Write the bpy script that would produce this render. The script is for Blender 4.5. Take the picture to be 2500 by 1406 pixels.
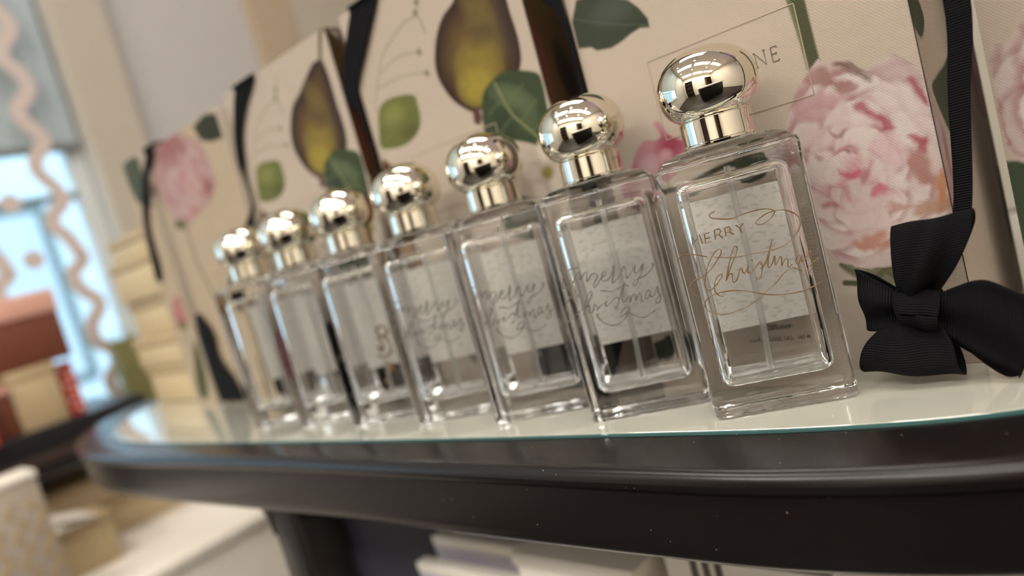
import bpy, math, random
import numpy as np
from mathutils import Vector, Matrix

scene = bpy.context.scene
COL = scene.collection
for o in list(bpy.data.objects):
    bpy.data.objects.remove(o)

# ------------------------------------------------------------------ camera
# world axes: X to the right along the display table, Y away from the viewer, Z up.
# (s, t, z) in the notes below = (-X, -Y, Z - T); T is the height of the glass table top.
T = 0.90
cam = bpy.data.cameras.new('camera')
cam.sensor_width = 36.0
cam.lens = 1785.6 / 2500.0 * 36.0
cam.clip_start = 0.01
cam.clip_end = 100
cam_o = bpy.data.objects.new('camera', cam)
COL.objects.link(cam_o)
PIT, ROL, AZ = 0.100765, -0.273043, math.radians(-47.0 + 90.0)
_F = Vector((0, math.cos(PIT), -math.sin(PIT)))
_R = Vector((1, 0, 0))
_U = _R.cross(_F)
_R2 = _R * math.cos(ROL) + _U * math.sin(ROL)
_U2 = _U * math.cos(ROL) - _R * math.sin(ROL)
_spin = Matrix.Rotation(AZ, 3, 'Z')
_m = Matrix((_spin @ _R2, _spin @ _U2, -(_spin @ _F))).transposed()
cam_o.matrix_world = Matrix.Translation((0.0665, -0.3249, T + 0.10999)) @ _m.to_4x4()
cam.dof.use_dof = True
cam.dof.focus_distance = 0.298
cam.dof.aperture_fstop = 3.9
scene.camera = cam_o

# ------------------------------------------------------------------ world (overcast daylight beyond the window)
world = bpy.data.worlds.new('sky')
scene.world = world
world.use_nodes = True
wn = world.node_tree
wn.nodes['Background'].inputs[0].default_value = (0.55, 0.80, 0.98, 1)
wn.nodes['Background'].inputs[1].default_value = 2.3

scene.view_settings.view_transform = 'Standard'
scene.view_settings.look = 'None'
scene.view_settings.exposure = 0.0
scene.view_settings.gamma = 1.0
scene.view_settings.use_curve_mapping = False
cy = scene.cycles
cy.max_bounces = 16
cy.transmission_bounces = 16
cy.glossy_bounces = 8
cy.diffuse_bounces = 3
cy.transparent_max_bounces = 8
cy.use_adaptive_sampling = True
cy.adaptive_threshold = 0.08
cy.adaptive_min_samples = 16
cy.sample_clamp_indirect = 25.0
cy.caustics_refractive = True
cy.caustics_reflective = True
cy.blur_glossy = 0.6

PANEL_POWER = 20.5      # each ceiling panel, watts
LAMP_POWER = 0.4         # each small spotlight, watts
LAMP_TINT = (1.0, 0.955, 0.885)

# ------------------------------------------------------------------ helpers
def P(s, t, z):
    return Vector((-s, -t, z + T))

def lin(c):
    c = np.asarray(c, float) / 255.0
    return np.where(c <= 0.04045, c / 12.92, ((c + 0.055) / 1.055) ** 2.4)

def setp(o, label=None, cat=None, group=None, kind=None):
    if label: o['label'] = label
    if cat: o['category'] = cat
    if group: o['group'] = group
    if kind: o['kind'] = kind
    return o

def empty(name, loc, label, cat, group=None, rz=0.0):
    o = bpy.data.objects.new(name, None)
    o.empty_display_size = 0.01
    COL.objects.link(o)
    o.location = loc
    o.rotation_euler = (0, 0, rz)
    return setp(o, label, cat, group)

class MB:
    """collects vertices and faces, then becomes one mesh object"""
    def __init__(self):
        self.v = []; self.f = []
    def add(self, verts, faces):
        n = len(self.v)
        self.v += [tuple(p) for p in verts]
        self.f += [tuple(i + n for i in q) for q in faces]
        return self
    def box(self, x0, x1, y0, y1, z0, z1, b=0.0):
        if b <= 0:
            vs = [(x, y, z) for z in (z0, z1) for y in (y0, y1) for x in (x0, x1)]
            return self.add(vs, [(0, 2, 3, 1), (4, 5, 7, 6), (0, 1, 5, 4), (2, 6, 7, 3), (0, 4, 6, 2), (1, 3, 7, 5)])
        return self.rbox((x0 + x1) / 2, (y0 + y1) / 2, x1 - x0, y1 - y0, z0, z1, b, b, 2, 2)
    def rbox(self, cx, cy_, w, d, z0, z1, rv, re, segv=4, sege=4, flip=False, dome=()):
        """box with rounded vertical corners (rv) and rounded rims (re)"""
        def ring(inset, z):
            r = max(rv - inset, 1e-5) if rv > inset else 1e-5
            hw, hd = w / 2 - inset - r, d / 2 - inset - r
            out = []
            for qx, qy, a0 in ((1, -1, -90), (1, 1, 0), (-1, 1, 90), (-1, -1, 180)):
                for k in range(segv + 1):
                    a = math.radians(a0 + 90.0 * k / segv)
                    out.append((cx + qx * hw + r * math.cos(a), cy_ + qy * hd + r * math.sin(a), z))
            return out
        rings = []
        for k in range(sege + 1):
            a = math.pi / 2 * k / sege
            rings.append(ring(re * (1 - math.sin(a)), z0 + re * (1 - math.cos(a))))
        for k in range(sege + 1):
            a = math.pi / 2 * k / sege
            rings.append(ring(re * (1 - math.cos(a)), z1 - re * (1 - math.sin(a))))
        for inset, dz in dome: rings.append(ring(inset, z1 + dz))
        return self.loft(rings, True, True, flip)
    def loft(self, rings, cap0=False, cap1=False, flip=False, closed=True):
        m = len(rings[0]); vs = [p for r in rings for p in r]; fs = []
        for i in range(len(rings) - 1):
            for j in range(m if closed else m - 1):
                k = (j + 1) % m
                fs.append((i * m + j, i * m + k, (i + 1) * m + k, (i + 1) * m + j))
        if cap0: fs.append(tuple(range(m - 1, -1, -1)))
        if cap1: fs.append(tuple((len(rings) - 1) * m + j for j in range(m)))
        if flip: fs = [tuple(reversed(q)) for q in fs]
        return self.add(vs, fs)
    def lathe(self, prof, n=48, cx=0, cy_=0):
        rings = [[(cx + r * math.cos(2 * math.pi * k / n), cy_ + r * math.sin(2 * math.pi * k / n), z) for k in range(n)] for r, z in prof]
        return self.loft(rings, True, True)
    def tube(self, pts, r, n=6):
        pts = [Vector(p) for p in pts]
        rings = []
        for i, p in enumerate(pts):
            d = (pts[min(i + 1, len(pts) - 1)] - pts[max(i - 1, 0)])
            d = d.normalized() if d.length > 1e-9 else Vector((0, 0, 1))
            u = d.cross(Vector((0, 1, 0.02)));
            if u.length < 1e-4: u = d.cross(Vector((1, 0, 0)))
            u.normalize(); w = d.cross(u)
            rr = r[i] if isinstance(r, (list, tuple)) else r
            rings.append([tuple(p + (u * math.cos(2 * math.pi * k / n) + w * math.sin(2 * math.pi * k / n)) * rr) for k in range(n)])
        return self.loft(rings, True, True)
    def build(self, name, mat, parent=None, smooth=0.0, loc=None):
        me = bpy.data.meshes.new(name)
        me.from_pydata(self.v, [], self.f)
        me.update()
        o = bpy.data.objects.new(name, me)
        COL.objects.link(o)
        if mat: me.materials.append(mat)
        if parent: o.parent = parent
        if loc: o.location = loc
        if smooth:
            me.polygons.foreach_set('use_smooth', [True] * len(me.polygons))
            try: me.set_sharp_from_angle(angle=math.radians(smooth))
            except Exception: pass
        return o

def catmull(pts, sub, closed=False):
    pts = [np.array(p, float) for p in pts]; n = len(pts); out = []
    rng = range(n) if closed else range(n - 1)
    for i in rng:
        if closed: a, b, c, d = pts[i - 1], pts[i], pts[(i + 1) % n], pts[(i + 2) % n]
        else: a, b, c, d = pts[max(i - 1, 0)], pts[i], pts[i + 1], pts[min(i + 2, n - 1)]
        for k in range(sub):
            u = k / sub
            out.append(0.5 * ((2 * b) + (c - a) * u + (2 * a - 5 * b + 4 * c - d) * u * u + (3 * b - a - 3 * c + d) * u ** 3))
    if not closed: out.append(pts[-1])
    return out

# ------------------------------------------------------------------ materials
def mat(name, rgb, rough=0.5, metal=0.0, coat=0.0, spec=0.5, noise=0.0, nscale=40.0, bump=0.0, bscale=300.0, srgb=True):
    m = bpy.data.materials.new(name); m.use_nodes = True
    nt = m.node_tree; b = nt.nodes['Principled BSDF']
    c = lin(rgb) if srgb else np.array(rgb, float)
    b.inputs['Base Color'].default_value = (*c, 1)
    b.inputs['Roughness'].default_value = rough
    b.inputs['Metallic'].default_value = metal
    b.inputs['Coat Weight'].default_value = coat
    b.inputs['Coat Roughness'].default_value = 0.05
    b.inputs['Specular IOR Level'].default_value = spec
    if noise > 0 or bump > 0:
        tc = nt.nodes.new('ShaderNodeTexCoord')
        n = nt.nodes.new('ShaderNodeTexNoise'); n.inputs['Scale'].default_value = nscale; n.inputs['Detail'].default_value = 4
        nt.links.new(tc.outputs['Object'], n.inputs['Vector'])
        if noise > 0:
            r = nt.nodes.new('ShaderNodeValToRGB')
            r.color_ramp.elements[0].position = 0.3; r.color_ramp.elements[1].position = 0.75
            r.color_ramp.elements[0].color = (*(c * (1 - noise)), 1); r.color_ramp.elements[1].color = (*np.minimum(c * (1 + noise), 0.97), 1)
            nt.links.new(n.outputs['Fac'], r.inputs['Fac']); nt.links.new(r.outputs['Color'], b.inputs['Base Color'])
        if bump > 0:
            n2 = nt.nodes.new('ShaderNodeTexNoise'); n2.inputs['Scale'].default_value = bscale; n2.inputs['Detail'].default_value = 3
            nt.links.new(tc.outputs['Object'], n2.inputs['Vector'])
            bp = nt.nodes.new('ShaderNodeBump'); bp.inputs['Strength'].default_value = bump; bp.inputs['Distance'].default_value = 0.0005
            nt.links.new(n2.outputs['Fac'], bp.inputs['Height']); nt.links.new(bp.outputs['Normal'], b.inputs['Normal'])
    return m

def mat_glass(name, ior, rough=0.0, rgb=(1, 1, 1)):
    m = bpy.data.materials.new(name); m.use_nodes = True
    b = m.node_tree.nodes['Principled BSDF']
    b.inputs['Base Color'].default_value = (*rgb, 1)
    b.inputs['Roughness'].default_value = rough
    b.inputs['Transmission Weight'].default_value = 1.0
    b.inputs['IOR'].default_value = ior
    return m

def mat_print(name):
    """flat colour print on linen-textured paper: colours from the print's own colour attribute, weave as relief"""
    m = bpy.data.materials.new(name); m.use_nodes = True
    nt = m.node_tree; b = nt.nodes['Principled BSDF']
    a = nt.nodes.new('ShaderNodeVertexColor'); a.layer_name = 'print'
    nt.links.new(a.outputs['Color'], b.inputs['Base Color'])
    b.inputs['Roughness'].default_value = 0.55
    b.inputs['Specular IOR Level'].default_value = 0.12
    tc = nt.nodes.new('ShaderNodeTexCoord')
    w1 = nt.nodes.new('ShaderNodeTexWave'); w1.inputs['Scale'].default_value = 420; w1.inputs['Distortion'].default_value = 1.2; w1.bands_direction = 'DIAGONAL'
    w2 = nt.nodes.new('ShaderNodeTexWave'); w2.inputs['Scale'].default_value = 520; w2.inputs['Distortion'].default_value = 1.0; w2.bands_direction = 'Z'
    nt.links.new(tc.outputs['Object'], w1.inputs['Vector']); nt.links.new(tc.outputs['Object'], w2.inputs['Vector'])
    ad = nt.nodes.new('ShaderNodeMath'); ad.operation = 'ADD'
    nt.links.new(w1.outputs['Fac'], ad.inputs[0]); nt.links.new(w2.outputs['Fac'], ad.inputs[1])
    bp = nt.nodes.new('ShaderNodeBump'); bp.inputs['Strength'].default_value = 0.24; bp.inputs['Distance'].default_value = 0.0003
    nt.links.new(ad.outputs[0], bp.inputs['Height']); nt.links.new(bp.outputs['Normal'], b.inputs['Normal'])
    return m

def mat_ribbon(name):
    """black grosgrain: fine ribs across the ribbon (UV v runs along it)"""
    m = bpy.data.materials.new(name); m.use_nodes = True
    nt = m.node_tree; b = nt.nodes['Principled BSDF']
    b.inputs['Base Color'].default_value = (0.0045, 0.0042, 0.0052, 1)
    b.inputs['Roughness'].default_value = 0.68
    b.inputs['Specular IOR Level'].default_value = 0.08
    uv = nt.nodes.new('ShaderNodeUVMap'); uv.uv_map = 'ribs'
    sp = nt.nodes.new('ShaderNodeSeparateXYZ'); nt.links.new(uv.outputs['UV'], sp.inputs[0])
    mu = nt.nodes.new('ShaderNodeMath'); mu.operation = 'MULTIPLY'; mu.inputs[1].default_value = 2 * math.pi / 0.00100
    nt.links.new(sp.outputs['Y'], mu.inputs[0])
    sn = nt.nodes.new('ShaderNodeMath'); sn.operation = 'SINE'; nt.links.new(mu.outputs[0], sn.inputs[0])
    bp = nt.nodes.new('ShaderNodeBump'); bp.inputs['Strength'].default_value = 0.6; bp.inputs['Distance'].default_value = 0.0004
    nt.links.new(sn.outputs[0], bp.inputs['Height']); nt.links.new(bp.outputs['Normal'], b.inputs['Normal'])
    return m

M = {}
M['black'] = mat('black_lacquer', (22, 18, 17), 0.25, spec=0.32, bump=0.05, bscale=900)
def add_dust(m, scale, amount):
    nt = m.node_tree; b = nt.nodes['Principled BSDF']
    tc = nt.nodes.new('ShaderNodeTexCoord'); v = nt.nodes.new('ShaderNodeTexVoronoi'); v.inputs['Scale'].default_value = scale
    nt.links.new(tc.outputs['Object'], v.inputs['Vector'])
    lt = nt.nodes.new('ShaderNodeMath'); lt.operation = 'LESS_THAN'; lt.inputs[1].default_value = .075
    nt.links.new(v.outputs['Distance'], lt.inputs[0])
    sp = nt.nodes.new('ShaderNodeSeparateXYZ'); nt.links.new(v.outputs['Color'], sp.inputs[0])
    gt = nt.nodes.new('ShaderNodeMath'); gt.operation = 'LESS_THAN'; gt.inputs[1].default_value = amount
    nt.links.new(sp.outputs['X'], gt.inputs[0])
    mu = nt.nodes.new('ShaderNodeMath'); mu.operation = 'MULTIPLY'; nt.links.new(lt.outputs[0], mu.inputs[0]); nt.links.new(gt.outputs[0], mu.inputs[1])
    mx = nt.nodes.new('ShaderNodeMixRGB'); mx.inputs['Color1'].default_value = b.inputs['Base Color'].default_value; mx.inputs['Color2'].default_value = (.22, .20, .18, 1)
    nt.links.new(mu.outputs[0], mx.inputs['Fac']); nt.links.new(mx.outputs['Color'], b.inputs['Base Color'])
add_dust(M['black'], 260, .10)
M['glasstop'] = mat('cream_backed_glass', (182, 180, 167), 0.04, coat=1.0, noise=0.015, nscale=30)
M['glassedge'] = mat('green_glass_edge', (58, 92, 90), 0.1)
M['glass'] = mat_glass('clear_glass', 1.50, rgb=(0.996, 1.0, 0.998))
def glass_bump(m, scale, stretch, strength, zmin=None):
    nt = m.node_tree; b = nt.nodes['Principled BSDF']
    tc = nt.nodes.new('ShaderNodeTexCoord'); mp = nt.nodes.new('ShaderNodeMapping'); mp.inputs['Scale'].default_value = stretch
    nt.links.new(tc.outputs['Object'], mp.inputs['Vector'])
    n = nt.nodes.new('ShaderNodeTexNoise'); n.inputs['Scale'].default_value = scale; n.inputs['Detail'].default_value = 2
    nt.links.new(mp.outputs['Vector'], n.inputs['Vector'])
    bp = nt.nodes.new('ShaderNodeBump'); bp.inputs['Strength'].default_value = strength; bp.inputs['Distance'].default_value = 0.001
    h = n.outputs['Fac']
    if zmin is not None:        # ripples only in the moulded shoulder and base
        sp = nt.nodes.new('ShaderNodeSeparateXYZ'); nt.links.new(tc.outputs['Object'], sp.inputs[0])
        sb = nt.nodes.new('ShaderNodeMath'); sb.operation = 'SUBTRACT'; sb.inputs[1].default_value = .0555; nt.links.new(sp.outputs['Z'], sb.inputs[0])
        ab = nt.nodes.new('ShaderNodeMath'); ab.operation = 'ABSOLUTE'; nt.links.new(sb.outputs[0], ab.inputs[0])
        mr = nt.nodes.new('ShaderNodeMapRange'); mr.inputs['From Min'].default_value = zmin; mr.inputs['From Max'].default_value = zmin + .004
        nt.links.new(ab.outputs[0], mr.inputs['Value'])
        mu = nt.nodes.new('ShaderNodeMath'); mu.operation = 'MULTIPLY'
        nt.links.new(h, mu.inputs[0]); nt.links.new(mr.outputs['Result'], mu.inputs[1]); h = mu.outputs[0]
    nt.links.new(h, bp.inputs['Height']); nt.links.new(bp.outputs['Normal'], b.inputs['Normal'])
glass_bump(M['glass'], 170, (.45, 1, 1), .6, .0505)
M['liquid'] = mat_glass('bottle_cavity', 1.0 / 1.50)
glass_bump(M['liquid'], 150, (.4, 1, 1), .45, .036)
M['tube'] = mat('milky_plastic', (225, 225, 220), 0.3); M['tube'].node_tree.nodes['Principled BSDF'].inputs['Transmission Weight'].default_value = 0.85
M['chrome'] = mat('champagne_chrome', (236, 230, 214), 0.035, metal=1.0)
M['print'] = mat_print('printed_linen_paper')
M['ribbon'] = mat_ribbon('black_grosgrain')
M['cream'] = mat('cream_paper', (174, 161, 145), 0.55)
M['box_cream'] = mat('warm_cream_card', (182, 162, 124), 0.55, noise=0.03)
M['box_lid'] = mat('cream_card_lid', (166, 144, 107), 0.55, noise=0.03)
M['wall'] = mat('cream_wall_paint', (178, 170, 155), 0.7, noise=0.02, nscale=3)
M['bright_wall'] = mat('ivory_wall_paint', (236, 228, 214), 0.7, noise=0.02, nscale=3)
M['panel'] = mat('pale_grey_panel', (184, 181, 177), 0.6, noise=0.02, nscale=3)
M['beige'] = mat('beige_paint', (174, 157, 132), 0.7, noise=0.02, nscale=3)
M['white'] = mat('white_laminate', (242, 234, 222), 0.35, noise=0.015, nscale=6)
M['floor'] = mat('stone_floor', (46, 40, 35), 0.45, noise=0.08, nscale=4)
M['brown'] = mat('brown_gift_paper', (112, 62, 42), 0.45, noise=0.05)
M['pinklid'] = mat('pale_pink_paper', (222, 172, 152), 0.5, noise=0.03)
M['red'] = mat('red_paper', (205, 72, 55), 0.5)
M['gold'] = mat('gold_print', (178, 150, 80), 0.5)
M['navy'] = mat('navy_fabric', (34, 34, 48), 0.7, noise=0.1)
M['lilac'] = mat('pale_lilac_paper', (205, 198, 210), 0.6)
M['blind'] = mat('blue_grey_blind', (165, 178, 182), 0.7, noise=0.02, nscale=5)
M['frame'] = mat('grey_window_frame', (120, 126, 122), 0.45)
M['jamb'] = mat('pale_window_jamb', (210, 214, 212), 0.5)
M['decal'] = mat('pinkish_vinyl', (196, 182, 174), 0.6)
M['olive'] = mat('olive_paper', (118, 116, 66), 0.6, noise=0.08)
M['grey_ink'] = mat('grey_ink', (92, 86, 78), 0.6)
M['emboss'] = mat('embossed_edge', (150, 134, 120), 0.6)
M['eng_gold'] = mat('bronze_engraving', (104, 82, 54), 0.45)
M['eng_grey'] = mat('frosted_grey_engraving', (98, 93, 86), 0.6)
M['wood'] = mat('dark_walnut', (58, 40, 30), 0.5, noise=0.2, nscale=12)
M['pane'] = mat_glass('window_pane', 1.02)
M['stone'] = mat('pale_pavement', (215, 220, 224), 0.8, noise=0.06, nscale=2)
M['facade'] = mat('pale_facade', (232, 236, 238), 0.8, noise=0.05, nscale=1.5)
M['black_shop'] = mat('black_fixture', (22, 20, 20), 0.4)

def label_mat():
    m = bpy.data.materials.new('silvery_label_back'); m.use_nodes = True
    nt = m.node_tree; b = nt.nodes['Principled BSDF']; b.inputs['Roughness'].default_value = 0.5
    tc = nt.nodes.new('ShaderNodeTexCoord'); mp = nt.nodes.new('ShaderNodeMapping'); mp.inputs['Scale'].default_value = (1, 1, 2.2)
    nt.links.new(tc.outputs['Object'], mp.inputs['Vector'])
    n = nt.nodes.new('ShaderNodeTexNoise'); n.inputs['Scale'].default_value = 300; n.inputs['Detail'].default_value = 3
    nt.links.new(mp.outputs['Vector'], n.inputs['Vector'])
    r = nt.nodes.new('ShaderNodeValToRGB')
    e = r.color_ramp.elements
    e[0].position = 0.36; e[0].color = (*(lin((222, 219, 210))), 1)
    e[1].position = 0.46; e[1].color = (*(lin((248, 244, 236))), 1)
    nt.links.new(n.outputs['Fac'], r.inputs['Fac']); nt.links.new(r.outputs['Color'], b.inputs['Base Color'])
    return m
M['label'] = label_mat()

# traced artwork (mm)
PEONY= [[[[39.1,133.2],[36.8,134.2],[34.0,133.3],[32.7,131.0],[33.2,126.3],[39.3,125.8],[43.9,129.8]],[168,130,122]],[[[31.8,132.5],[28.6,133.5],[24.1,130.5],[18.4,125.6],[18.2,121.4],[21.9,125.0],[27.8,129.4]],[122,94,80]],[[[17.3,125.8],[12.8,126.1],[8.1,128.4],[4.7,124.4],[0.9,120.3],[0.2,113.2],[5.1,117.1],[14.1,120.0]],[192,168,163]],[[[48.7,122.5],[42.2,123.6],[34.7,121.9],[30.5,116.9],[38.5,113.1],[44.9,111.9],[51.3,116.9]],[202,160,164]],[[[33.7,126.5],[27.5,125.6],[23.7,122.0],[26.5,119.3],[30.9,120.7]],[165,120,115]],[[[20.6,115.0],[17.0,119.2],[10.0,118.7],[4.5,114.6],[0.7,107.7],[-0.5,98.2],[3.2,94.6],[8.1,96.5],[11.8,99.3],[14.7,106.1],[18.2,110.7]],[224,208,202]],[[[6.0,118.0],[2.4,117.4],[0.1,110.9],[0.5,106.5],[2.5,109.4],[4.5,114.6]],[165,80,90]],[[[38.5,113.1],[30.5,116.9],[27.1,111.0],[29.7,104.4],[33.4,103.6],[38.1,106.8]],[220,198,194]],[[[27.4,115.3],[23.0,114.6],[20.5,110.2],[16.8,106.7],[14.2,100.6],[18.2,99.9],[20.4,100.0],[18.0,103.5],[22.0,108.3],[26.6,110.8]],[172,88,98]],[[[27.8,110.6],[23.1,108.6],[23.3,99.6],[25.4,92.2],[28.9,91.9],[30.3,101.5]],[226,210,202]],[[[49.5,111.3],[42.3,109.8],[37.2,105.3],[37.7,100.4],[44.8,98.5],[49.9,103.7]],[221,198,192]],[[[21.8,98.5],[15.1,99.1],[10.9,93.2],[11.2,86.1],[15.7,84.9],[21.6,88.8],[23.8,94.2]],[222,192,193]],[[[9.6,97.0],[5.4,94.0],[3.0,93.4],[4.6,87.4],[6.5,88.5],[8.6,93.7]],[170,76,86]],[[[10.7,88.4],[4.7,86.8],[2.8,80.5],[4.2,76.1],[9.4,76.2],[10.8,82.5]],[172,118,108]],[[[3.0,93.4],[-0.1,96.0],[-2.5,95.3],[-1.0,79.6],[3.1,79.4],[4.7,86.8]],[216,196,190]],[[[1.9,80.3],[-1.0,79.6],[0.8,67.1],[4.2,67.9],[4.1,73.8]],[188,126,84]],[[[28.1,90.4],[20.6,87.9],[16.0,83.7],[12.7,78.1],[16.7,74.8],[22.2,80.3],[27.1,84.0]],[226,210,204]],[[[48.1,98.0],[40.2,97.3],[36.2,90.6],[38.7,84.9],[44.9,84.4],[48.6,90.4]],[224,206,200]],[[[36.4,84.3],[29.5,83.3],[25.8,79.3],[28.0,74.2],[34.7,75.7]],[222,204,198]],[[[38.6,89.3],[35.1,87.8],[30.3,87.9],[30.3,85.4],[32.9,84.1],[36.3,84.9]],[200,92,112]],[[[33.8,96.2],[31.9,95.4],[33.1,94.3],[33.8,94.9]],[112,64,64]],[[[37.8,105.4],[35.7,103.9],[32.5,105.2],[33.2,103.4],[36.7,103.4]],[135,84,90]],[[[45.8,96.8],[44.4,96.1],[44.6,94.0],[45.7,94.6]],[150,105,105]],[[[25.8,79.3],[22.4,79.2],[20.9,75.8],[23.6,73.3],[27.9,74.8]],[205,112,132]],[[[30.1,86.0],[27.0,87.1],[24.9,89.0],[27.2,83.4],[30.0,80.9]],[180,120,120]],[[[40.1,75.3],[25.6,74.6],[22.6,75.2],[18.5,70.6],[21.5,61.4],[26.8,57.4],[36.3,56.5],[39.6,63.6]],[220,197,190]],[[[38.8,56.3],[31.8,58.3],[23.1,59.2],[25.4,53.3],[34.7,53.0]],[196,134,110]],[[[36.8,51.5],[29.3,50.8],[21.5,50.2],[21.4,45.1],[30.6,44.7],[36.9,48.2]],[222,203,197]],[[[12.2,66.9],[6.0,69.1],[0.2,67.3],[1.2,64.5],[12.9,63.4]],[176,132,104]],[[[21.6,71.9],[12.6,67.5],[19.1,67.7],[21.7,65.8]],[184,128,120]],[[[24.7,62.0],[20.2,62.4],[22.2,57.8],[26.8,54.8]],[224,207,200]],[[[47.9,76.3],[41.8,75.6],[41.1,73.5],[47.1,74.2]],[160,84,92]]]
ENG1_CAPS= [[[-20.36,76.57],[-20.08,79.81],[-19.09,77.64],[-16.99,80.06],[-16.61,76.13]],[[-12.93,76.16],[-15.35,75.81],[-14.91,79.69],[-12.88,79.85]],[[-15.03,77.81],[-13.03,77.82]],[[-11.2,76.48],[-10.77,80.34],[-8.95,80.38],[-8.4,79.2],[-9.45,78.27],[-10.96,78.15]],[[-9.49,78.11],[-8.28,76.24]],[[-6.85,76.73],[-6.7,80.14],[-4.89,80.18],[-4.35,79.01],[-5.35,78.24],[-6.85,78.11]],[[-5.23,78.03],[-3.75,76.69]],[[-2.28,80.18],[-1.01,78.65],[0.66,80.26]],[[-1.01,78.65],[-0.55,76.47]]]
ENG1= [[[-8.84,87.74],[-10.58,87.35],[-11.43,86.54],[-10.42,85.24],[-7.09,84.02],[-3.36,83.2],[-0.04,83.51],[3.94,83.97],[7.78,83.96],[10.54,83.55],[12.56,82.67],[13.28,81.64],[12.32,80.21],[10.1,78.78],[7.36,77.98],[5.89,78.53],[5.44,79.33],[7.31,80.53],[9.78,81.57],[12.72,81.96],[15.81,81.7],[18.38,80.61],[20.49,78.87],[21.57,76.74],[21.53,74.41],[19.8,71.51],[17.09,69.18],[13.92,67.63],[9.96,66.94],[5.81,66.97],[0.06,67.22],[-4.43,67.49],[-9.49,68.34],[-13.51,69.6]],[[-27.21,72.16],[-26.45,73.2],[-24.7,73.36],[-21.81,72.73],[-18.71,71.6],[-16.02,70.23]],[[-23.99,55.43],[-25.27,56.44],[-25.99,58.39],[-25.82,59.77],[-23.48,61.69],[-19.48,62.84],[-15.6,65.05],[-12.13,68.38],[-10.26,70.69],[-10.26,72.08],[-11.2,72.32],[-13.15,71.07],[-15.43,68.51],[-17.34,65.48],[-18.77,62.31],[-19.73,59.02],[-19.34,57.16],[-18.31,56.56],[-16.08,57.44],[-13.55,59.64],[-11.98,61.36],[-12.65,62.05],[-14.18,61.2],[-15.76,58.77],[-16.4,56.1],[-15.85,54.21],[-14.46,53.0],[-13.48,52.94]],[[-11.11,58.7],[-9.55,62.51],[-7.45,67.21],[-5.22,71.14],[-4.1,71.72],[-3.83,70.79],[-4.82,68.62],[-7.3,65.09],[-9.39,61.77],[-10.88,58.99],[-9.24,61.04],[-8.22,61.14],[-8.38,59.78],[-8.61,58.09],[-8.1,57.44],[-6.51,58.63],[-4.65,62.35],[-3.96,61.83],[-3.8,60.4],[-2.79,60.5],[-1.19,63.22],[-2.1,60.68],[-1.33,59.8],[0.51,60.73],[3.33,63.13],[3.94,61.6],[3.42,59.32],[2.21,56.85],[1.18,56.59],[0.68,57.23]],[[0.43,64.89],[0.79,64.45]],[[3.04,60.45],[5.38,62.28],[7.55,66.19],[9.93,71.03],[7.26,64.89],[6.15,61.4],[6.31,59.99],[8.19,61.92],[9.53,64.32],[8.95,60.36],[11.41,63.51],[11.72,62.06],[11.18,59.64],[13.37,62.33],[13.9,61.18],[13.39,58.92],[14.07,58.41],[15.26,59.48]],[[19.05,62.43],[17.75,62.25],[16.8,60.79],[16.78,59.27],[17.71,59.21],[19.1,61.24],[19.49,62.32],[19.01,60.58],[19.04,59.56],[19.85,59.69],[22.47,62.41],[23.13,62.58],[22.58,59.35],[22.53,56.99],[21.19,55.12],[20.34,55.5],[20.92,56.72],[23.11,58.2],[25.54,59.45]],[[18.23,55.85],[16.92,57.02],[15.23,57.95],[13.26,57.59],[10.72,56.16],[7.56,53.48],[3.85,51.27],[1.17,49.47],[-2.52,47.55],[-6.48,46.02],[-10.95,45.29],[-14.94,45.32],[-18.69,46.54],[-20.96,48.31],[-21.52,50.93],[-20.55,52.84],[-18.23,54.06],[-15.09,54.56],[-10.8,54.41],[-6.4,53.43],[-2.77,52.15],[1.05,50.37],[5.55,48.85],[10.17,48.03],[15.51,47.79],[19.71,48.33],[22.7,49.15],[24.82,49.65]]]
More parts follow.
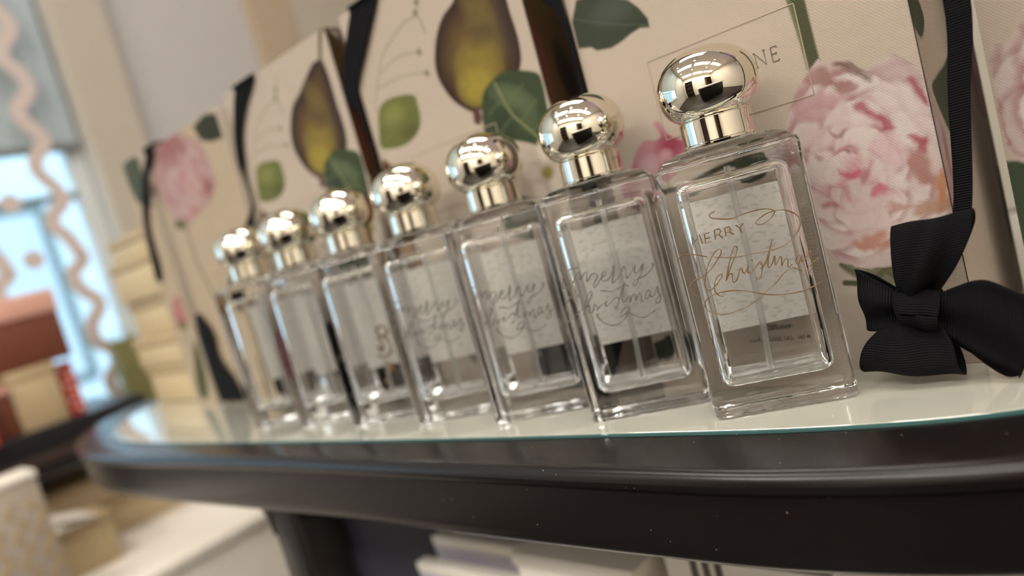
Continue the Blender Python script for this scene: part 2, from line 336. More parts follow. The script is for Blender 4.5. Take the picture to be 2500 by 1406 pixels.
ENG2= [[[-15.35,76.05],[-17.72,76.64],[-20.43,76.05],[-23.34,73.6],[-25.14,70.55],[-25.04,68.62],[-24.0,67.73],[-21.57,68.42],[-19.5,70.14],[-16.75,73.25],[-15.32,73.85],[-15.98,70.23],[-13.41,72.75],[-12.15,72.75],[-13.26,68.63],[-9.95,71.59],[-8.11,71.45],[-7.47,70.36],[-8.9,68.51],[-10.41,66.37],[-10.14,65.04],[-6.4,68.53],[-4.26,69.57],[-3.07,70.53],[-3.79,71.33],[-5.27,70.44],[-6.11,68.46],[-5.54,67.07],[-3.63,67.23],[-0.91,69.37],[0.75,73.31],[0.5,71.2],[-1.62,65.5],[-0.3,65.8],[2.78,68.16],[5.12,71.3],[5.76,70.21],[5.59,68.4],[5.27,66.0],[6.65,66.6],[8.75,68.86],[10.49,70.89],[9.68,68.94],[9.8,67.06],[11.52,67.87],[14.04,70.62],[12.51,67.01],[10.63,64.39],[8.46,61.82],[7.52,61.74],[7.68,62.94],[9.7,64.31],[12.56,64.84],[15.55,65.96],[17.83,67.85],[18.54,68.89],[18.41,70.15]],[[-8.18,63.0],[-5.54,62.37],[-3.28,61.52],[-0.36,62.07],[2.34,62.98],[3.44,63.65],[4.36,62.5],[5.15,62.0]],[[-19.66,62.57],[-18.9,63.02],[-19.55,64.13],[-21.51,63.96],[-24.27,62.06],[-26.24,59.01],[-27.0,55.66],[-27.0,52.12],[-26.39,51.99],[-24.16,53.08],[-20.71,55.17],[-17.96,57.09]],[[-19.02,53.19],[-17.61,56.05],[-15.26,61.21],[-12.68,63.76],[-12.41,62.44],[-14.47,59.45],[-17.23,56.28],[-15.33,57.43],[-14.98,56.39],[-16.22,54.14],[-14.73,53.79],[-13.44,55.08],[-12.5,57.4],[-11.42,55.57],[-11.89,54.41],[-10.08,55.89],[-7.62,56.89],[-6.5,57.57],[-7.56,55.93],[-6.84,55.13],[-4.98,56.27],[-1.65,58.32],[-0.8,56.86],[-1.63,54.86],[-2.97,53.29],[-3.69,54.08]],[[-5.85,59.46],[-5.54,59.08]],[[-0.87,56.57],[1.21,59.83],[3.67,64.53],[1.94,60.28],[0.73,56.81],[1.22,55.14],[3.05,56.27],[4.59,57.47],[3.97,54.49],[6.18,57.71],[7.25,57.15],[6.79,54.77],[9.2,57.62],[9.9,56.83],[9.15,53.9],[10.37,53.92]],[[14.34,57.63],[13.27,58.19],[11.97,56.65],[11.24,54.96],[12.02,54.47],[13.61,55.95],[14.62,57.56],[13.97,56.17],[13.95,54.94],[15.52,55.19],[17.96,58.92],[17.66,56.53],[18.13,53.64],[17.76,52.19],[16.34,51.28],[15.49,52.1],[17.0,53.91],[20.05,55.34]],[[-11.62,52.44],[-12.75,51.75],[-11.1,48.51],[-9.05,46.78],[-6.81,45.8],[-4.34,45.71],[-1.6,46.67],[0.69,48.36],[2.25,50.82],[2.85,51.94],[2.13,52.73],[0.45,52.18],[-1.18,50.67],[-1.9,49.11],[-0.25,49.51],[1.73,50.0],[3.82,48.58],[5.9,47.16],[8.13,46.34],[11.01,46.93],[13.02,47.71],[14.39,48.33]]]
ENG5= [[[8.73,57.99],[9.37,60.99],[12.8,62.1],[15.58,60.22],[15.9,57.02],[13.53,55.98]],[[8.67,56.75],[11.97,55.38],[14.38,52.34],[15.46,48.34],[13.81,44.29],[9.67,42.02],[5.83,42.84],[4.61,44.37]],[[6.68,49.62],[8.46,46.7],[10.25,50.1],[9.3,53.46],[8.6,55.5]],[[8.96,37.74],[12.53,31.91]],[[14.06,36.66],[7.41,32.98]],[[11.7,37.79],[9.78,31.85]],[[4.83,27.14],[7.01,25.42]],[[6.41,27.77],[5.43,24.78]]]

# ------------------------------------------------------------------ the room
CEIL = 2.8
XL, XR, YF, YB = -1.6, 2.6, -3.2, 1.3
def struct(mb, name, m):
    return setp(mb.build(name, m), kind='structure')
struct(MB().box(-14, XR + .1, YF - .1, YB + .1, -0.1, 0.0), 'floor', M['floor'])
struct(MB().box(XL - .12, XR + .1, YF - .1, YB + .1, CEIL, CEIL + .1), 'ceiling', M['white'])
struct(MB().box(XL - .12, XR + .1, YB, YB + .1, 0, CEIL), 'wall_back', M['wall'])
struct(MB().box(XR, XR + .1, YF, YB, 0, CEIL), 'wall_right', M['bright_wall'])
struct(MB().box(XL - .12, XR + .1, YF - .1, YF, 0, CEIL), 'wall_front', M['bright_wall'])
WY0, WY1, SILL = -1.5, 0.308, T - 0.075
wl = MB().box(XL - .12, XL, WY1, YB, 0, CEIL).box(XL - .12, XL, YF, WY0, 0, CEIL).box(XL - .12, XL, WY0, WY1, 0, SILL - .03)
struct(wl, 'wall_left', M['panel'])
struct(MB().box(XL, XL + .025, .308, .425, 0, CEIL, .004), 'trim_1', M['wall'])
struct(MB().box(XL, XL + .025, .775, .90, 0, CEIL, .004), 'trim_2', M['beige'])
struct(MB().box(XL, XL + .02, .902, YB, 0, CEIL), 'trim_3', M['wall'])
struct(MB().box(XL - .14, XL + .06, WY0 - .03, WY1, SILL - .03, SILL, .004), 'trim_4', M['white'])
# the shop window: frame with panes, a blue-grey blind above, vinyl wave and dots stuck on the glass
fr = MB()
fr.box(XL - .075, XL - .03, WY0, WY0 + .035, SILL, CEIL, .003)
fr.box(XL - .075, XL - .03, WY0 + .035, WY1 - .035, SILL, SILL + .03, .003)
fr.box(XL - .075, XL - .03, WY0 + .035, WY1 - .035, CEIL - .05, CEIL - .001, .003)
win = struct(fr, 'window_1', M['frame'])
MB().box(XL - .07, XL - .035, WY1 - .035, WY1, SILL, CEIL, .003).build('window_jamb', M['jamb'], win)
MB().box(XL - .07, XL - .035, WY0 + .035, WY1 - .035, T + .388, T + .400, .002).build('glazing_bar', M['frame'], win)
MB().box(XL - .055, XL - .050, WY0 + .034, WY1 - .034, SILL + .03, T + .388).build('pane', M['pane'], win)
MB().box(XL - .055, XL - .050, WY0 + .034, WY1 - .034, T + .400, CEIL - .05).build('pane', M['pane'], win)
bl = MB().box(XL - .03, XL - .02, WY0 + .02, WY1 - .01, T + .500, CEIL - .005).build('roller_blind', M['blind'], win)
MB().box(XL - .034, XL - .016, WY0 + .02, WY1 - .01, T + .484, T + .502, .004).build('blind_bottom_bar', M['frame'], bl)
WAVE = [(-234, 741), (-229, 722), (-211, 701), (-203, 684), (-208, 661), (-224, 639), (-230, 616), (-222, 595), (-204, 577), (-198, 559), (-206, 537), (-221, 517), (-225, 498), (-210, 479), (-196, 456), (-199, 435), (-211, 416), (-222, 394), (-223, 375), (-205, 358), (-194, 346), (-193, 326), (-206, 310), (-215, 290), (-222, 266), (-223, 250), (-199, 231), (-197, 210), (-207, 187), (-224, 167), (-223, 147), (-204, 125), (-196, 103), (-199, 79), (-219, 63), (-226, 40), (-217, 20), (-201, 3), (-199, -19), (-211, -39), (-226, -58)]
def flat_strip(pts, hw, x, th):
    """band of half-width hw along (y, z) points on the plane X = x, th thick towards +X"""
    pts = [np.array(p) for p in pts]; L, R = [], []
    for i, p in enumerate(pts):
        d = pts[min(i + 1, len(pts) - 1)] - pts[max(i - 1, 0)]; d = d / (np.linalg.norm(d) + 1e-12)
        n = np.array([-d[1], d[0]]); L.append(p + n * hw); R.append(p - n * hw)
    rings = [[(x, l[0], l[1]), (x, r[0], r[1]), (x + th, r[0], r[1]), (x + th, l[0], l[1])] for l, r in zip(L, R)]
    return MB().loft(rings, True, True)
def wave_sticker(dy):
    path = catmull([(-t / 1000 + dy, z / 1000 + T) for t, z in reversed(WAVE)] + [(.225 + dy, T + .76), (.205 + dy, T + .80), (.21 + dy, T + .84)], 4)
    flat_strip(path, .014, XL + .012, .0025).build('wavy_sticker', M['decal'], win)
wave_sticker(0.0); wave_sticker(-.135)
for y, z in ((.132, .387), (.138, .271), (.150, .66), (.02, .33), (.01, .2)):
    MB().add([], []).lathe([(0.0, 0), (.0185, 0), (.0185, .0025), (0.0, .0025)], 20).build('dot_sticker', M['decal'], win).matrix_local = Matrix.Translation((XL + .012, y, T + z)) @ Matrix.Rotation(math.pi / 2, 4, 'Y')
# street beyond the window
fc = empty('pale_building', (-8.5, 1.0, 0), 'pale blurred building front across the street outside the window', 'building')
MB().box(-.3, .0, -6, 6, 0, 3.1).build('facade_wall', M['facade'], fc)
for k in range(6):
    wf = MB().box(0, .05, -5.2 + 1.8 * k, -4.1 + 1.8 * k, .5, 2.4, .01).build('shop_window', M['frame'], fc)
    MB().box(.05, .06, -5.1 + 1.8 * k, -4.2 + 1.8 * k, .6, 2.3).build('pane', M['stone'], wf)
struct(MB().box(-14, XL - .14, -7, 7, 0.0, .02), 'trim_5', M['stone'])

# the shop's ceiling lamps: luminous panels and small spotlights, plus one added fill panel
def lamp(e, shape, sx, sy, power, z):
    ld = bpy.data.lights.new('lamp', 'AREA'); ld.shape = shape; ld.size = sx; ld.energy = power; ld.color = LAMP_TINT
    if shape == 'RECTANGLE': ld.size_y = sy
    lo = bpy.data.objects.new('lamp', ld); COL.objects.link(lo); lo.parent = e; lo.location = (0, 0, z)
def light_panel(x, y, where, dim=1.0):
    e = empty('ceiling_light_panel', (x, y, CEIL), 'luminous white ceiling panel ' + where, 'lamp', 'ceiling light panels')
    fr = MB()
    for a in (-.52, .50): fr.box(a, a + .02, -.195, .195, -.03, 0)
    for a in (-.195, .175): fr.box(-.50, .50, a, a + .02, -.03, 0)
    fr.build('panel_frame', M['white'], e)
    lamp(e, 'RECTANGLE', 1.0, .35, PANEL_POWER * dim, -.02)
for x, w in ((-.8, 'nearest the window'), (.4, 'in the middle'), (1.6, 'on the right')):
    for y, w2, dim in ((-2.3, ', far row', 2.0), (-.85, ', near row', .72)):
        light_panel(x, y, w + w2, dim)
light_panel(-.55, .38, 'added as fill behind the row of gift boxes', .5)  # added fill light: brightens the plinth, window wall and table top
def spotlight(x, y, where):
    e = empty('ceiling_spotlight', (x, y, CEIL), 'small round ceiling spotlight ' + where, 'lamp', 'ceiling spotlights')
    MB().lathe([(.055, -.012), (.075, -.012), (.08, -.006), (.08, 0), (.055, 0)], 24).build('housing', M['white'], e, 40)
    lamp(e, 'DISK', .09, .09, LAMP_POWER, -.014)
for x, w in ((-1.2, 'by the window'), (-.2, 'above the bottles'), (1.0, 'to the right')):
    for y, w2 in ((-1.5, ', far from the table'), (-.35, ', close to the table')):
        spotlight(x, y, w + w2)
def violet_tube():
    e = empty('violet_neon_tube', (1.05, YB, 2.28), 'violet neon tube mounted on the back wall to the right', 'lamp')
    for x in (-.14, .14): MB().box(x - .01, x + .01, -.03, 0, -.01, .01, .002).build('bracket', M['white'], e)
    m = bpy.data.materials.new('violet_glow'); m.use_nodes = True; b = m.node_tree.nodes['Principled BSDF']
    b.inputs['Emission Color'].default_value = (.20, .04, 1, 1); b.inputs['Emission Strength'].default_value = 45
    MB().tube([(-.22, -.045, -.05), (-.07, -.045, .03), (.07, -.045, -.03), (.22, -.045, .05)], .018, 12).build('tube', m, e, 60)
violet_tube()
# unseen fittings added to put dark shapes into the chrome caps' reflections
def shelf_unit(x, y, w, name, label):
    e = empty(name, (x, y, 0), label, 'shelving')
    for sx in (-w / 2, w / 2 - .03): MB().box(sx, sx + .03, 0, .32, 0, 2.1, .003).build('side_panel', M['wood'], e)
    MB().box(-w / 2 + .03, w / 2 - .03, -.0, .012, 0, 2.1).build('back_panel', M['wood'], e)
    for k in range(5): MB().box(-w / 2 + .03, w / 2 - .03, .012, .31, .08 + k * .48, .105 + k * .48, .003).build('shelf', M['wood'], e)
    return e
shelf_unit(-.75, YF + .01, .9, 'reflection_shelving', 'unseen dark walnut shelving, added for dark reflections in the caps')
shelf_unit(1.75, YF + .01, .8, 'reflection_shelving', 'narrower unseen walnut shelving near the right wall, added for cap reflections')
ct = empty('reflection_counter', (.55, -1.15, 0), 'unseen black counter with a cream top, added for dark cap reflections', 'counter')  # added out of view as a dark band in the cap reflections
MB().box(-.5, .9, -.25, .25, 0, .93, .006).build('counter_body', M['black_shop'], ct)
MB().box(-.54, .94, -.29, .29, .93, .97, .006).build('counter_top', M['white'], ct)

# ------------------------------------------------------------------ the black display table
def offset_outline(pts, d):
    n = len(pts); out = []
    for i in range(n):
        a, b = np.array(pts[i - 1]), np.array(pts[(i + 1) % n]); v = b - a; v = v / np.linalg.norm(v)
        out.append(np.array(pts[i]) + np.array([-v[1], v[0]]) * d)   # + d moves inwards (counter-clockwise outline)
    return out
def resample(pts, step):
    out = []; n = len(pts)
    for i in range(n):
        a, b = np.array(pts[i]), np.array(pts[(i + 1) % n]); k = max(1, int(np.linalg.norm(b - a) / step))
        out += [a + (b - a) * j / k for j in range(k)]
    return out
OUT = [(-.21, -.20), (-.21, -.13), (-.185, -.06), (-.14, .008), (-.083, .053), (-.023, .083), (.045, .0975), (.113, .1015), (.212, .104), (.362, .107), (.50, .113), (.616, .119), (.70, .119), (.76, .113), (.82, .098), (.875, .073), (.925, .042), (.957, .008), (.976, -.035), (.985, -.1), (.985, -.22), (.985, -.36), (.978, -.395), (.955, -.415), (.92, -.42), (.70, -.42), (.4, -.42), (.1, -.42), (-.14, -.42), (-.18, -.415), (-.203, -.395), (-.21, -.36)]
INN = [(-.17, -.20), (-.168, -.135), (-.15, -.085), (-.115, -.035), (-.07, .012), (-.019, .046), (.045, .0615), (.136, .0685), (.274, .0775), (.46, .0865), (.56, .0910), (.64, .0925), (.70, .0900), (.764, .077), (.82, .050), (.868, .013), (.899, -.032), (.915, -.1), (.915, -.22), (.915, -.35), (.908, -.372), (.885, -.38), (.70, -.38), (.4, -.38), (.1, -.38), (-.12, -.38), (-.15, -.375), (-.167, -.355), (-.17, -.33)]
def outline(pts):
    q = [np.array([-s, -t]) for s, t in pts]          # world XY
    q = catmull(q, 6, True)
    if sum(q[i - 1][0] * q[i][1] - q[i][0] * q[i - 1][1] for i in range(len(q))) < 0: q = q[::-1]
    return q
outer, inner = outline(OUT), outline(INN)
def slab(out, prof):
    """prof: (inset, z) from the bottom up"""
    return MB().loft([[(p[0], p[1], z) for p in offset_outline(out, i)] for i, z in prof], True, True)
tbl = empty('display_table', (0, 0, 0), 'black lacquered display table with rounded ends and a glass top', 'table')
R9 = .0055
prof = [(R9 - R9 * math.sin(a), T - .013 + R9 - R9 * math.cos(a)) for a in np.linspace(0, math.pi / 2, 6)] + [(R9 - R9 * math.cos(a), T - .002 - R9 + R9 * math.sin(a)) for a in np.linspace(0, math.pi / 2, 6)] + [(.02, T - .0012)]
slab(outer, [(.004, T - .013)] + prof).build('tabletop', M['black'], tbl, 35)
ra = .012
prof = [(.004 + ra - ra * math.sin(a), T - .047 + ra - ra * math.cos(a)) for a in np.linspace(0, math.pi / 2, 6)] + [(.004, T - .0125)]
slab(outer, prof).build('apron', M['black'], tbl, 35)
gl = slab(inner, [(0, T - .0025), (0, T - .0006), (.0006, T)]).build('glass_insert', M['glasstop'], tbl, 20)
ring = MB()
o1, o2 = offset_outline(inner, -.0012), offset_outline(inner, .0001)
ring.loft([[(p[0], p[1], T - .0022) for p in o1], [(p[0], p[1], T - .0002) for p in o1], [(p[0], p[1], T - .0001) for p in o2]])
ring.build('glass_edge', M['glassedge'], gl, 30)
def table_leg(s0, s1, t0, t1, fillet):
    mb = MB().rbox(-(s0 + s1) / 2, -(t0 + t1) / 2, abs(s1 - s0), abs(t1 - t0), .012, T - .04, .005, .002, 3, 2)
    if fillet:      # curved bracket where the leg meets the apron
        q = [(-(s1 - .002), T - .042), (-(s1 + .03), T - .042)] + [(-(s1 + .03) + .03 * math.sin(a), T - .0465 - .03 * (1 - math.cos(a))) for a in np.linspace(0, math.pi / 2, 9)]
        mb.loft([[(x, -t0, z) for x, z in q], [(x, -t1, z) for x, z in q]], True, True)
    leg = mb.build('leg', M['black'], tbl, 35)
    MB().rbox(-(s0 + s1) / 2, -(t0 + t1) / 2, .05, .05, 0, .013, .006, .002, 3, 2).build('foot', M['black'], leg, 35)
table_leg(.425, .462, .048, .085, True)
table_leg(-.15, -.113, -.06, -.023, False)
table_leg(.90, .937, -.39, -.353, False)
table_leg(-.17, -.133, -.39, -.353, False)
MB().box(-.70, .16, .0, .38, T - .352, T - .34, .003).build('lower_shelf', M['white'], tbl)
MB().box(-.70, .16, .36, .372, T - .34, T - .047).build('rear_panel', M['lilac'], tbl)
for k, (s0, s1) in enumerate(((.475, .645), (.655, .765))):
    MB().box(-s1, -s0, .075, .085, T - .34, T - .047).build('dark_side_panel', M['navy'], tbl)
MB().box(-.654, -.646, .055, .09, T - .34, T - .047).build('divider_post', M['black'], tbl)

# ------------------------------------------------------------------ perfume bottles
BW, BD, BH = .058, .034, .1095
CAPZ = BH + .0048      # the shoulder rises to the collar
BROT = math.radians(26.15)
_GL = {}
def part(parent, key, maker, name, m, smooth=0.0):
    """shared mesh data: the first bottle makes it, the others reuse it"""
    if key not in _GL:
        o = maker().build(name, m, parent, smooth); _GL[key] = o.data; return o
    o = bpy.data.objects.new(name, _GL[key]); COL.objects.link(o); o.parent = parent; return o
def knob_profile():
    k = [(14.3, 10.9), (14.6, 11.6), (16.4, 12.9), (18.7, 15.4), (20.3, 19.0), (20.9, 23.2), (20.5, 27.4), (18.9, 31.6), (16.0, 35.2), (11.8, 38.0), (6.6, 39.7), (2.2, 40.3), (0.02, 40.35)]
    return [(p[0] / 1000, p[1] / 1000 + CAPZ) for p in catmull(k, 4)]
def collar_profile():
    k = [(15.0, -0.1), (15.2, .4), (15.2, 1.1), (14.8, 1.5), (14.8, 10.6), (14.4, 11.0)]
    return [(r / 1000, z / 1000 + CAPZ) for r, z in k]
def engraving(paths, width, caps=None, cw=None):
    mb = MB()
    for pts, w in [(p, width) for p in paths] + [(p, cw) for p in (caps or [])]:
        q = catmull(pts, 5) if len(pts) > 2 and w == width else [np.array(p) for p in pts]
        q = [(p[0] / 1000, -BD / 2 - .00005, p[1] / 1000) for p in q]
        rr = [w * (1.0 + .28 * math.sin(i * .37)) if w == width else w for i in range(len(q))]
        mb.tube(q, rr, 5)
    return mb
def perfume_bottle(i, label, eng=None):
    s, t = .0898 + .0656 * i, .0568 + .0014 * i
    x = -s + math.cos(BROT) * BW / 2 - math.sin(BROT) * BD / 2
    y = -t + math.sin(BROT) * BW / 2 + math.cos(BROT) * BD / 2
    b = empty('perfume_bottle', (x, y, T + .0001), label, 'perfume bottle', 'engraved glass bottles in a row on the table', BROT)
    g = part(b, 'glass', lambda: MB().rbox(0, 0, BW, BD, 0, BH, .0042, .0026, 6, 5, dome=((.0034, .0013), (.0050, .0025), (.0080, .0038), (.0120, .0046), (.0165, .0049))), 'glass_body', M['glass'], 50)
    part(g, 'liquid', lambda: MB().rbox(0, 0, BW - .0125, BD - .0120, .0125, BH - .0085, .0060, .0042, 6, 6), 'inner_cavity', M['liquid'], 60)
    part(b, 'tube', lambda: MB().tube([(0, 0, BH - .006), (.0002, .0005, .07), (-.0008, .0015, .03), (-.002, .0025, .0145)], .0013, 10), 'dip_tube', M['tube'], 60)
    part(b, 'collar', lambda: MB().lathe(collar_profile(), 64), 'collar', M['chrome'], 30)
    part(b, 'cap', lambda: MB().lathe(knob_profile(), 64), 'cap', M['chrome'], 50)
    part(b, 'label', lambda: MB().rbox(0, BD / 2 - .0008, .043, .0005, .031, .091, .0001, .0001, 1, 1), 'back_label', M['label'])
    if eng == 'swirl_christmas':
        o = part(b, 'e1', lambda: engraving(ENG1, .00024, ENG1_CAPS, .00030), 'engraved_lettering', M['eng_gold'], 60)
        o['label'] = 'bronze Merry Christmas lettering with swashes'
    elif eng == 'christmas':
        o = part(b, 'e2', lambda: engraving(ENG2, .00031), 'engraved_lettering', M['eng_grey'], 60)
        o['label'] = 'grey Merry Christmas script'
    elif eng == 'scroll':
        o = part(b, 'e5', lambda: engraving(ENG5, .00075), 'engraved_scroll', M['eng_gold'], 60)
        o['label'] = 'bronze engraved scroll with small stars'
    return b
perfume_bottle(0, 'nearest glass bottle, engraved MERRY in capitals above flourished Christmas', 'swirl_christmas')
perfume_bottle(1, 'second nearest glass bottle, with a grey script Merry Christmas engraving', 'christmas')
perfume_bottle(2, 'third bottle from the nearest end, a black bow behind its base', 'christmas')
perfume_bottle(3, 'middle bottle of the row of seven, faint script engraving', 'christmas')
perfume_bottle(4, 'fifth bottle from the nearest end, bronze scroll over black ribbon', 'scroll')
perfume_bottle(5, 'second bottle from the far left end of the row', None)
perfume_bottle(6, 'farthest bottle at the left end of the row', None)

# ------------------------------------------------------------------ printed gift boxes
def vnoise(u, v, scale, seed):
    rs = np.random.RandomState(seed); g = rs.rand(64, 64)
    x, y = u * scale, v * scale
    xi, yi = np.floor(x).astype(int), np.floor(y).astype(int); fx, fy = x - xi, y - yi
    fx, fy = fx * fx * (3 - 2 * fx), fy * fy * (3 - 2 * fy)
    a, b = g[xi % 64, yi % 64], g[(xi + 1) % 64, yi % 64]; c, d = g[xi % 64, (yi + 1) % 64], g[(xi + 1) % 64, (yi + 1) % 64]
    return (a * (1 - fx) + b * fx) * (1 - fy) + (c * (1 - fx) + d * fx) * fy - .5
def fbm(u, v, scale, seed):
    return vnoise(u, v, scale, seed) + .5 * vnoise(u, v, scale * 2.1, seed + 1) + .25 * vnoise(u, v, scale * 4.3, seed + 2)
def poly_sd(U, Z, pts):
    d2 = np.full(U.shape, 1e9); ins = np.zeros(U.shape, bool); n = len(pts)
    for i in range(n):
        (x0, y0), (x1, y1) = pts[i - 1], pts[i]; ex, ey = x1 - x0, y1 - y0; L = ex * ex + ey * ey + 1e-9
        h = np.clip(((U - x0) * ex + (Z - y0) * ey) / L, 0, 1)
        d2 = np.minimum(d2, (U - x0 - h * ex) ** 2 + (Z - y0 - h * ey) ** 2)
        c = ((y0 > Z) != (y1 > Z)); xx = x0 + ex * (Z - y0) / (ey if abs(ey) > 1e-9 else 1e-9)
        ins ^= (c & (U < xx))
    d = np.sqrt(d2); return np.where(ins, -d, d)
def line_d(U, Z, pts):
    d2 = np.full(U.shape, 1e9)
    for i in range(len(pts) - 1):
        (x0, y0), (x1, y1) = pts[i], pts[i + 1]; ex, ey = x1 - x0, y1 - y0; L = ex * ex + ey * ey + 1e-9
        h = np.clip(((U - x0) * ex + (Z - y0) * ey) / L, 0, 1)
        d2 = np.minimum(d2, (U - x0 - h * ex) ** 2 + (Z - y0 - h * ey) ** 2)
    return np.sqrt(d2)
class Sheet:
    """a printed sheet: a fine grid whose vertices carry the printed colours (sizes in mm)"""
    def __init__(self, w, h, step, base, u0=0.0):
        self.nu, self.nz = int(w / step) + 1, int(h / step) + 1
        u, z = np.linspace(u0, w + u0, self.nu), np.linspace(0, h, self.nz)
        self.U, self.Z = np.meshgrid(u, z)
        self.C = np.zeros(self.U.shape + (3,)); self.C[:] = lin(base)
        self.C *= (1 + .02 * fbm(self.U, self.Z, .03, 5))[..., None]
    def mix(self, a, c):
        c = lin(c) if np.ndim(c) == 1 else c
        self.C += (c - self.C) * np.clip(a, 0, 1)[..., None]
    def poly(self, pts, c, soft=.5, warp=0.0, seed=1, smooth=False, alpha=1.0):
        if smooth: pts = [tuple(p) for p in catmull(pts, 4, True)]
        U, Z = self.U, self.Z
        if warp: U, Z = U + warp * fbm(U, Z, .25, seed), Z + warp * fbm(U, Z, .25, seed + 9)
        d = poly_sd(U, Z, pts); self.mix(alpha * np.clip(.5 - d / (2 * soft), 0, 1), c); return d
    def line(self, pts, w, c, soft=.3, alpha=1.0):
        pts = [tuple(p) for p in catmull(pts, 5)]
        self.mix(alpha * np.clip(.5 - (line_d(self.U, self.Z, pts) - w) / (2 * soft), 0, 1), c)
    def blob(self, u, z, ru, rz, c, rot=0.0, alpha=1.0, inside=None, power=1.0):
        a = math.radians(rot); x, y = self.U - u, self.Z - z
        p, q = (x * math.cos(a) + y * math.sin(a)) / ru, (-x * math.sin(a) + y * math.cos(a)) / rz
        k = np.clip(1 - (p * p + q * q), 0, 1) ** power * alpha
        if inside is not None: k = k * np.clip(.5 - inside, 0, 1)
        self.mix(k, c)
    def mesh(self, name, to3d):
        v = to3d(self.U.ravel() / 1000, self.Z.ravel() / 1000)
        i = np.arange(self.nu * self.nz).reshape(self.nz, self.nu)
        f = np.stack([i[:-1, :-1], i[1:, :-1], i[1:, 1:], i[:-1, 1:]], -1).reshape(-1, 4)
        me = bpy.data.meshes.new(name)
        me.vertices.add(len(v)); me.vertices.foreach_set('co', v.astype(np.float32).ravel())
        me.loops.add(f.size); me.loops.foreach_set('vertex_index', f.ravel().astype(np.int32))
        me.polygons.add(len(f)); me.polygons.foreach_set('loop_start', np.arange(0, f.size, 4, dtype=np.int32))
        me.update(calc_edges=True)
        ca = me.color_attributes.new('print', 'FLOAT_COLOR', 'POINT')
        c = np.ones((len(v), 4), np.float32); c[:, :3] = np.clip(self.C.reshape(-1, 3) * PRINT_GAIN, 0.002, .93)
        ca.data.foreach_set('color', c.ravel())
        me.materials.append(M['print'])
        return me
PRINT_GAIN = 0.62
GW, GD, GH = .1505, .12, .266
BASE = (204, 188, 171)

PEAR = [(12, 248), (22, 249), (34, 243.5), (49.1, 235), (58, 231.5), (64.5, 226.5), (70.1, 219.5), (74.8, 210.1), (76, 201.6), (73.7, 192.8), (68.2, 183), (60.6, 175.9), (56, 173), (50.7, 172.1), (39.5, 172.6), (25.3, 176.6), (14.9, 182.8), (10.4, 189.3), (8.7, 199.5), (9.1, 209), (9.5, 217.1), (9.2, 233), (10.5, 244)]
VEIN = [(11.7, 183.2), (21.7, 186.2), (29.9, 186.3), (38.4, 183.8), (44.2, 180.2), (48.2, 172.9), (50.5, 164.2), (51.3, 156.6), (49.9, 151.5), (33.5, 149.3), (20, 144.1), (11.7, 139.7), (5.4, 143.9), (2.6, 151.9), (1.2, 163.8), (.6, 173.7), (2.6, 178.7)]
OLIVE = [(100.8, 197.3), (113.9, 201), (127.4, 202.2), (135.9, 199.5), (139.8, 194.4), (142.9, 186.4), (146, 175.5), (134.7, 171.6), (121.1, 170.6), (110.5, 172.9), (103, 177.7), (100, 184.4), (99.7, 191.1)]
DLEAF = [(143.7, 204.2), (130, 202), (115.1, 192.8), (110.7, 187.3), (107.4, 181), (107.6, 176.7), (112.7, 178.3), (118.2, 177.5), (124.2, 175.8), (130.8, 174.9), (139.3, 176.6), (141.8, 179.2), (149.6, 181.3), (149.4, 195)]
BUD = [(137.4, 113.4), (132.6, 120.8), (126.3, 125.4), (116.8, 125.3), (118.2, 132.5), (114.8, 132.1), (112, 125.6), (105.4, 120.8), (102.9, 116.1), (106.2, 109.9), (112.1, 101), (125.9, 93.7), (136.1, 92.6), (144.7, 97.7), (144.6, 106.5)]
PEO = [(69.5, 102.5), (63.2, 104.6), (55.5, 113.5), (53.8, 116.7), (47.5, 128.2), (39.2, 134.2), (36.2, 135.8), (33.7, 132.3), (30, 133.6), (25.5, 132.1), (18.3, 124.9), (15.5, 127), (8.3, 128.9), (1.1, 121.3), (-3, 63), (-3, 49.8), (21.3, 45), (34.7, 44.9), (45.2, 48.7), (51.7, 59.1), (54.6, 78.3), (57.3, 90.1), (64.9, 97.6)]

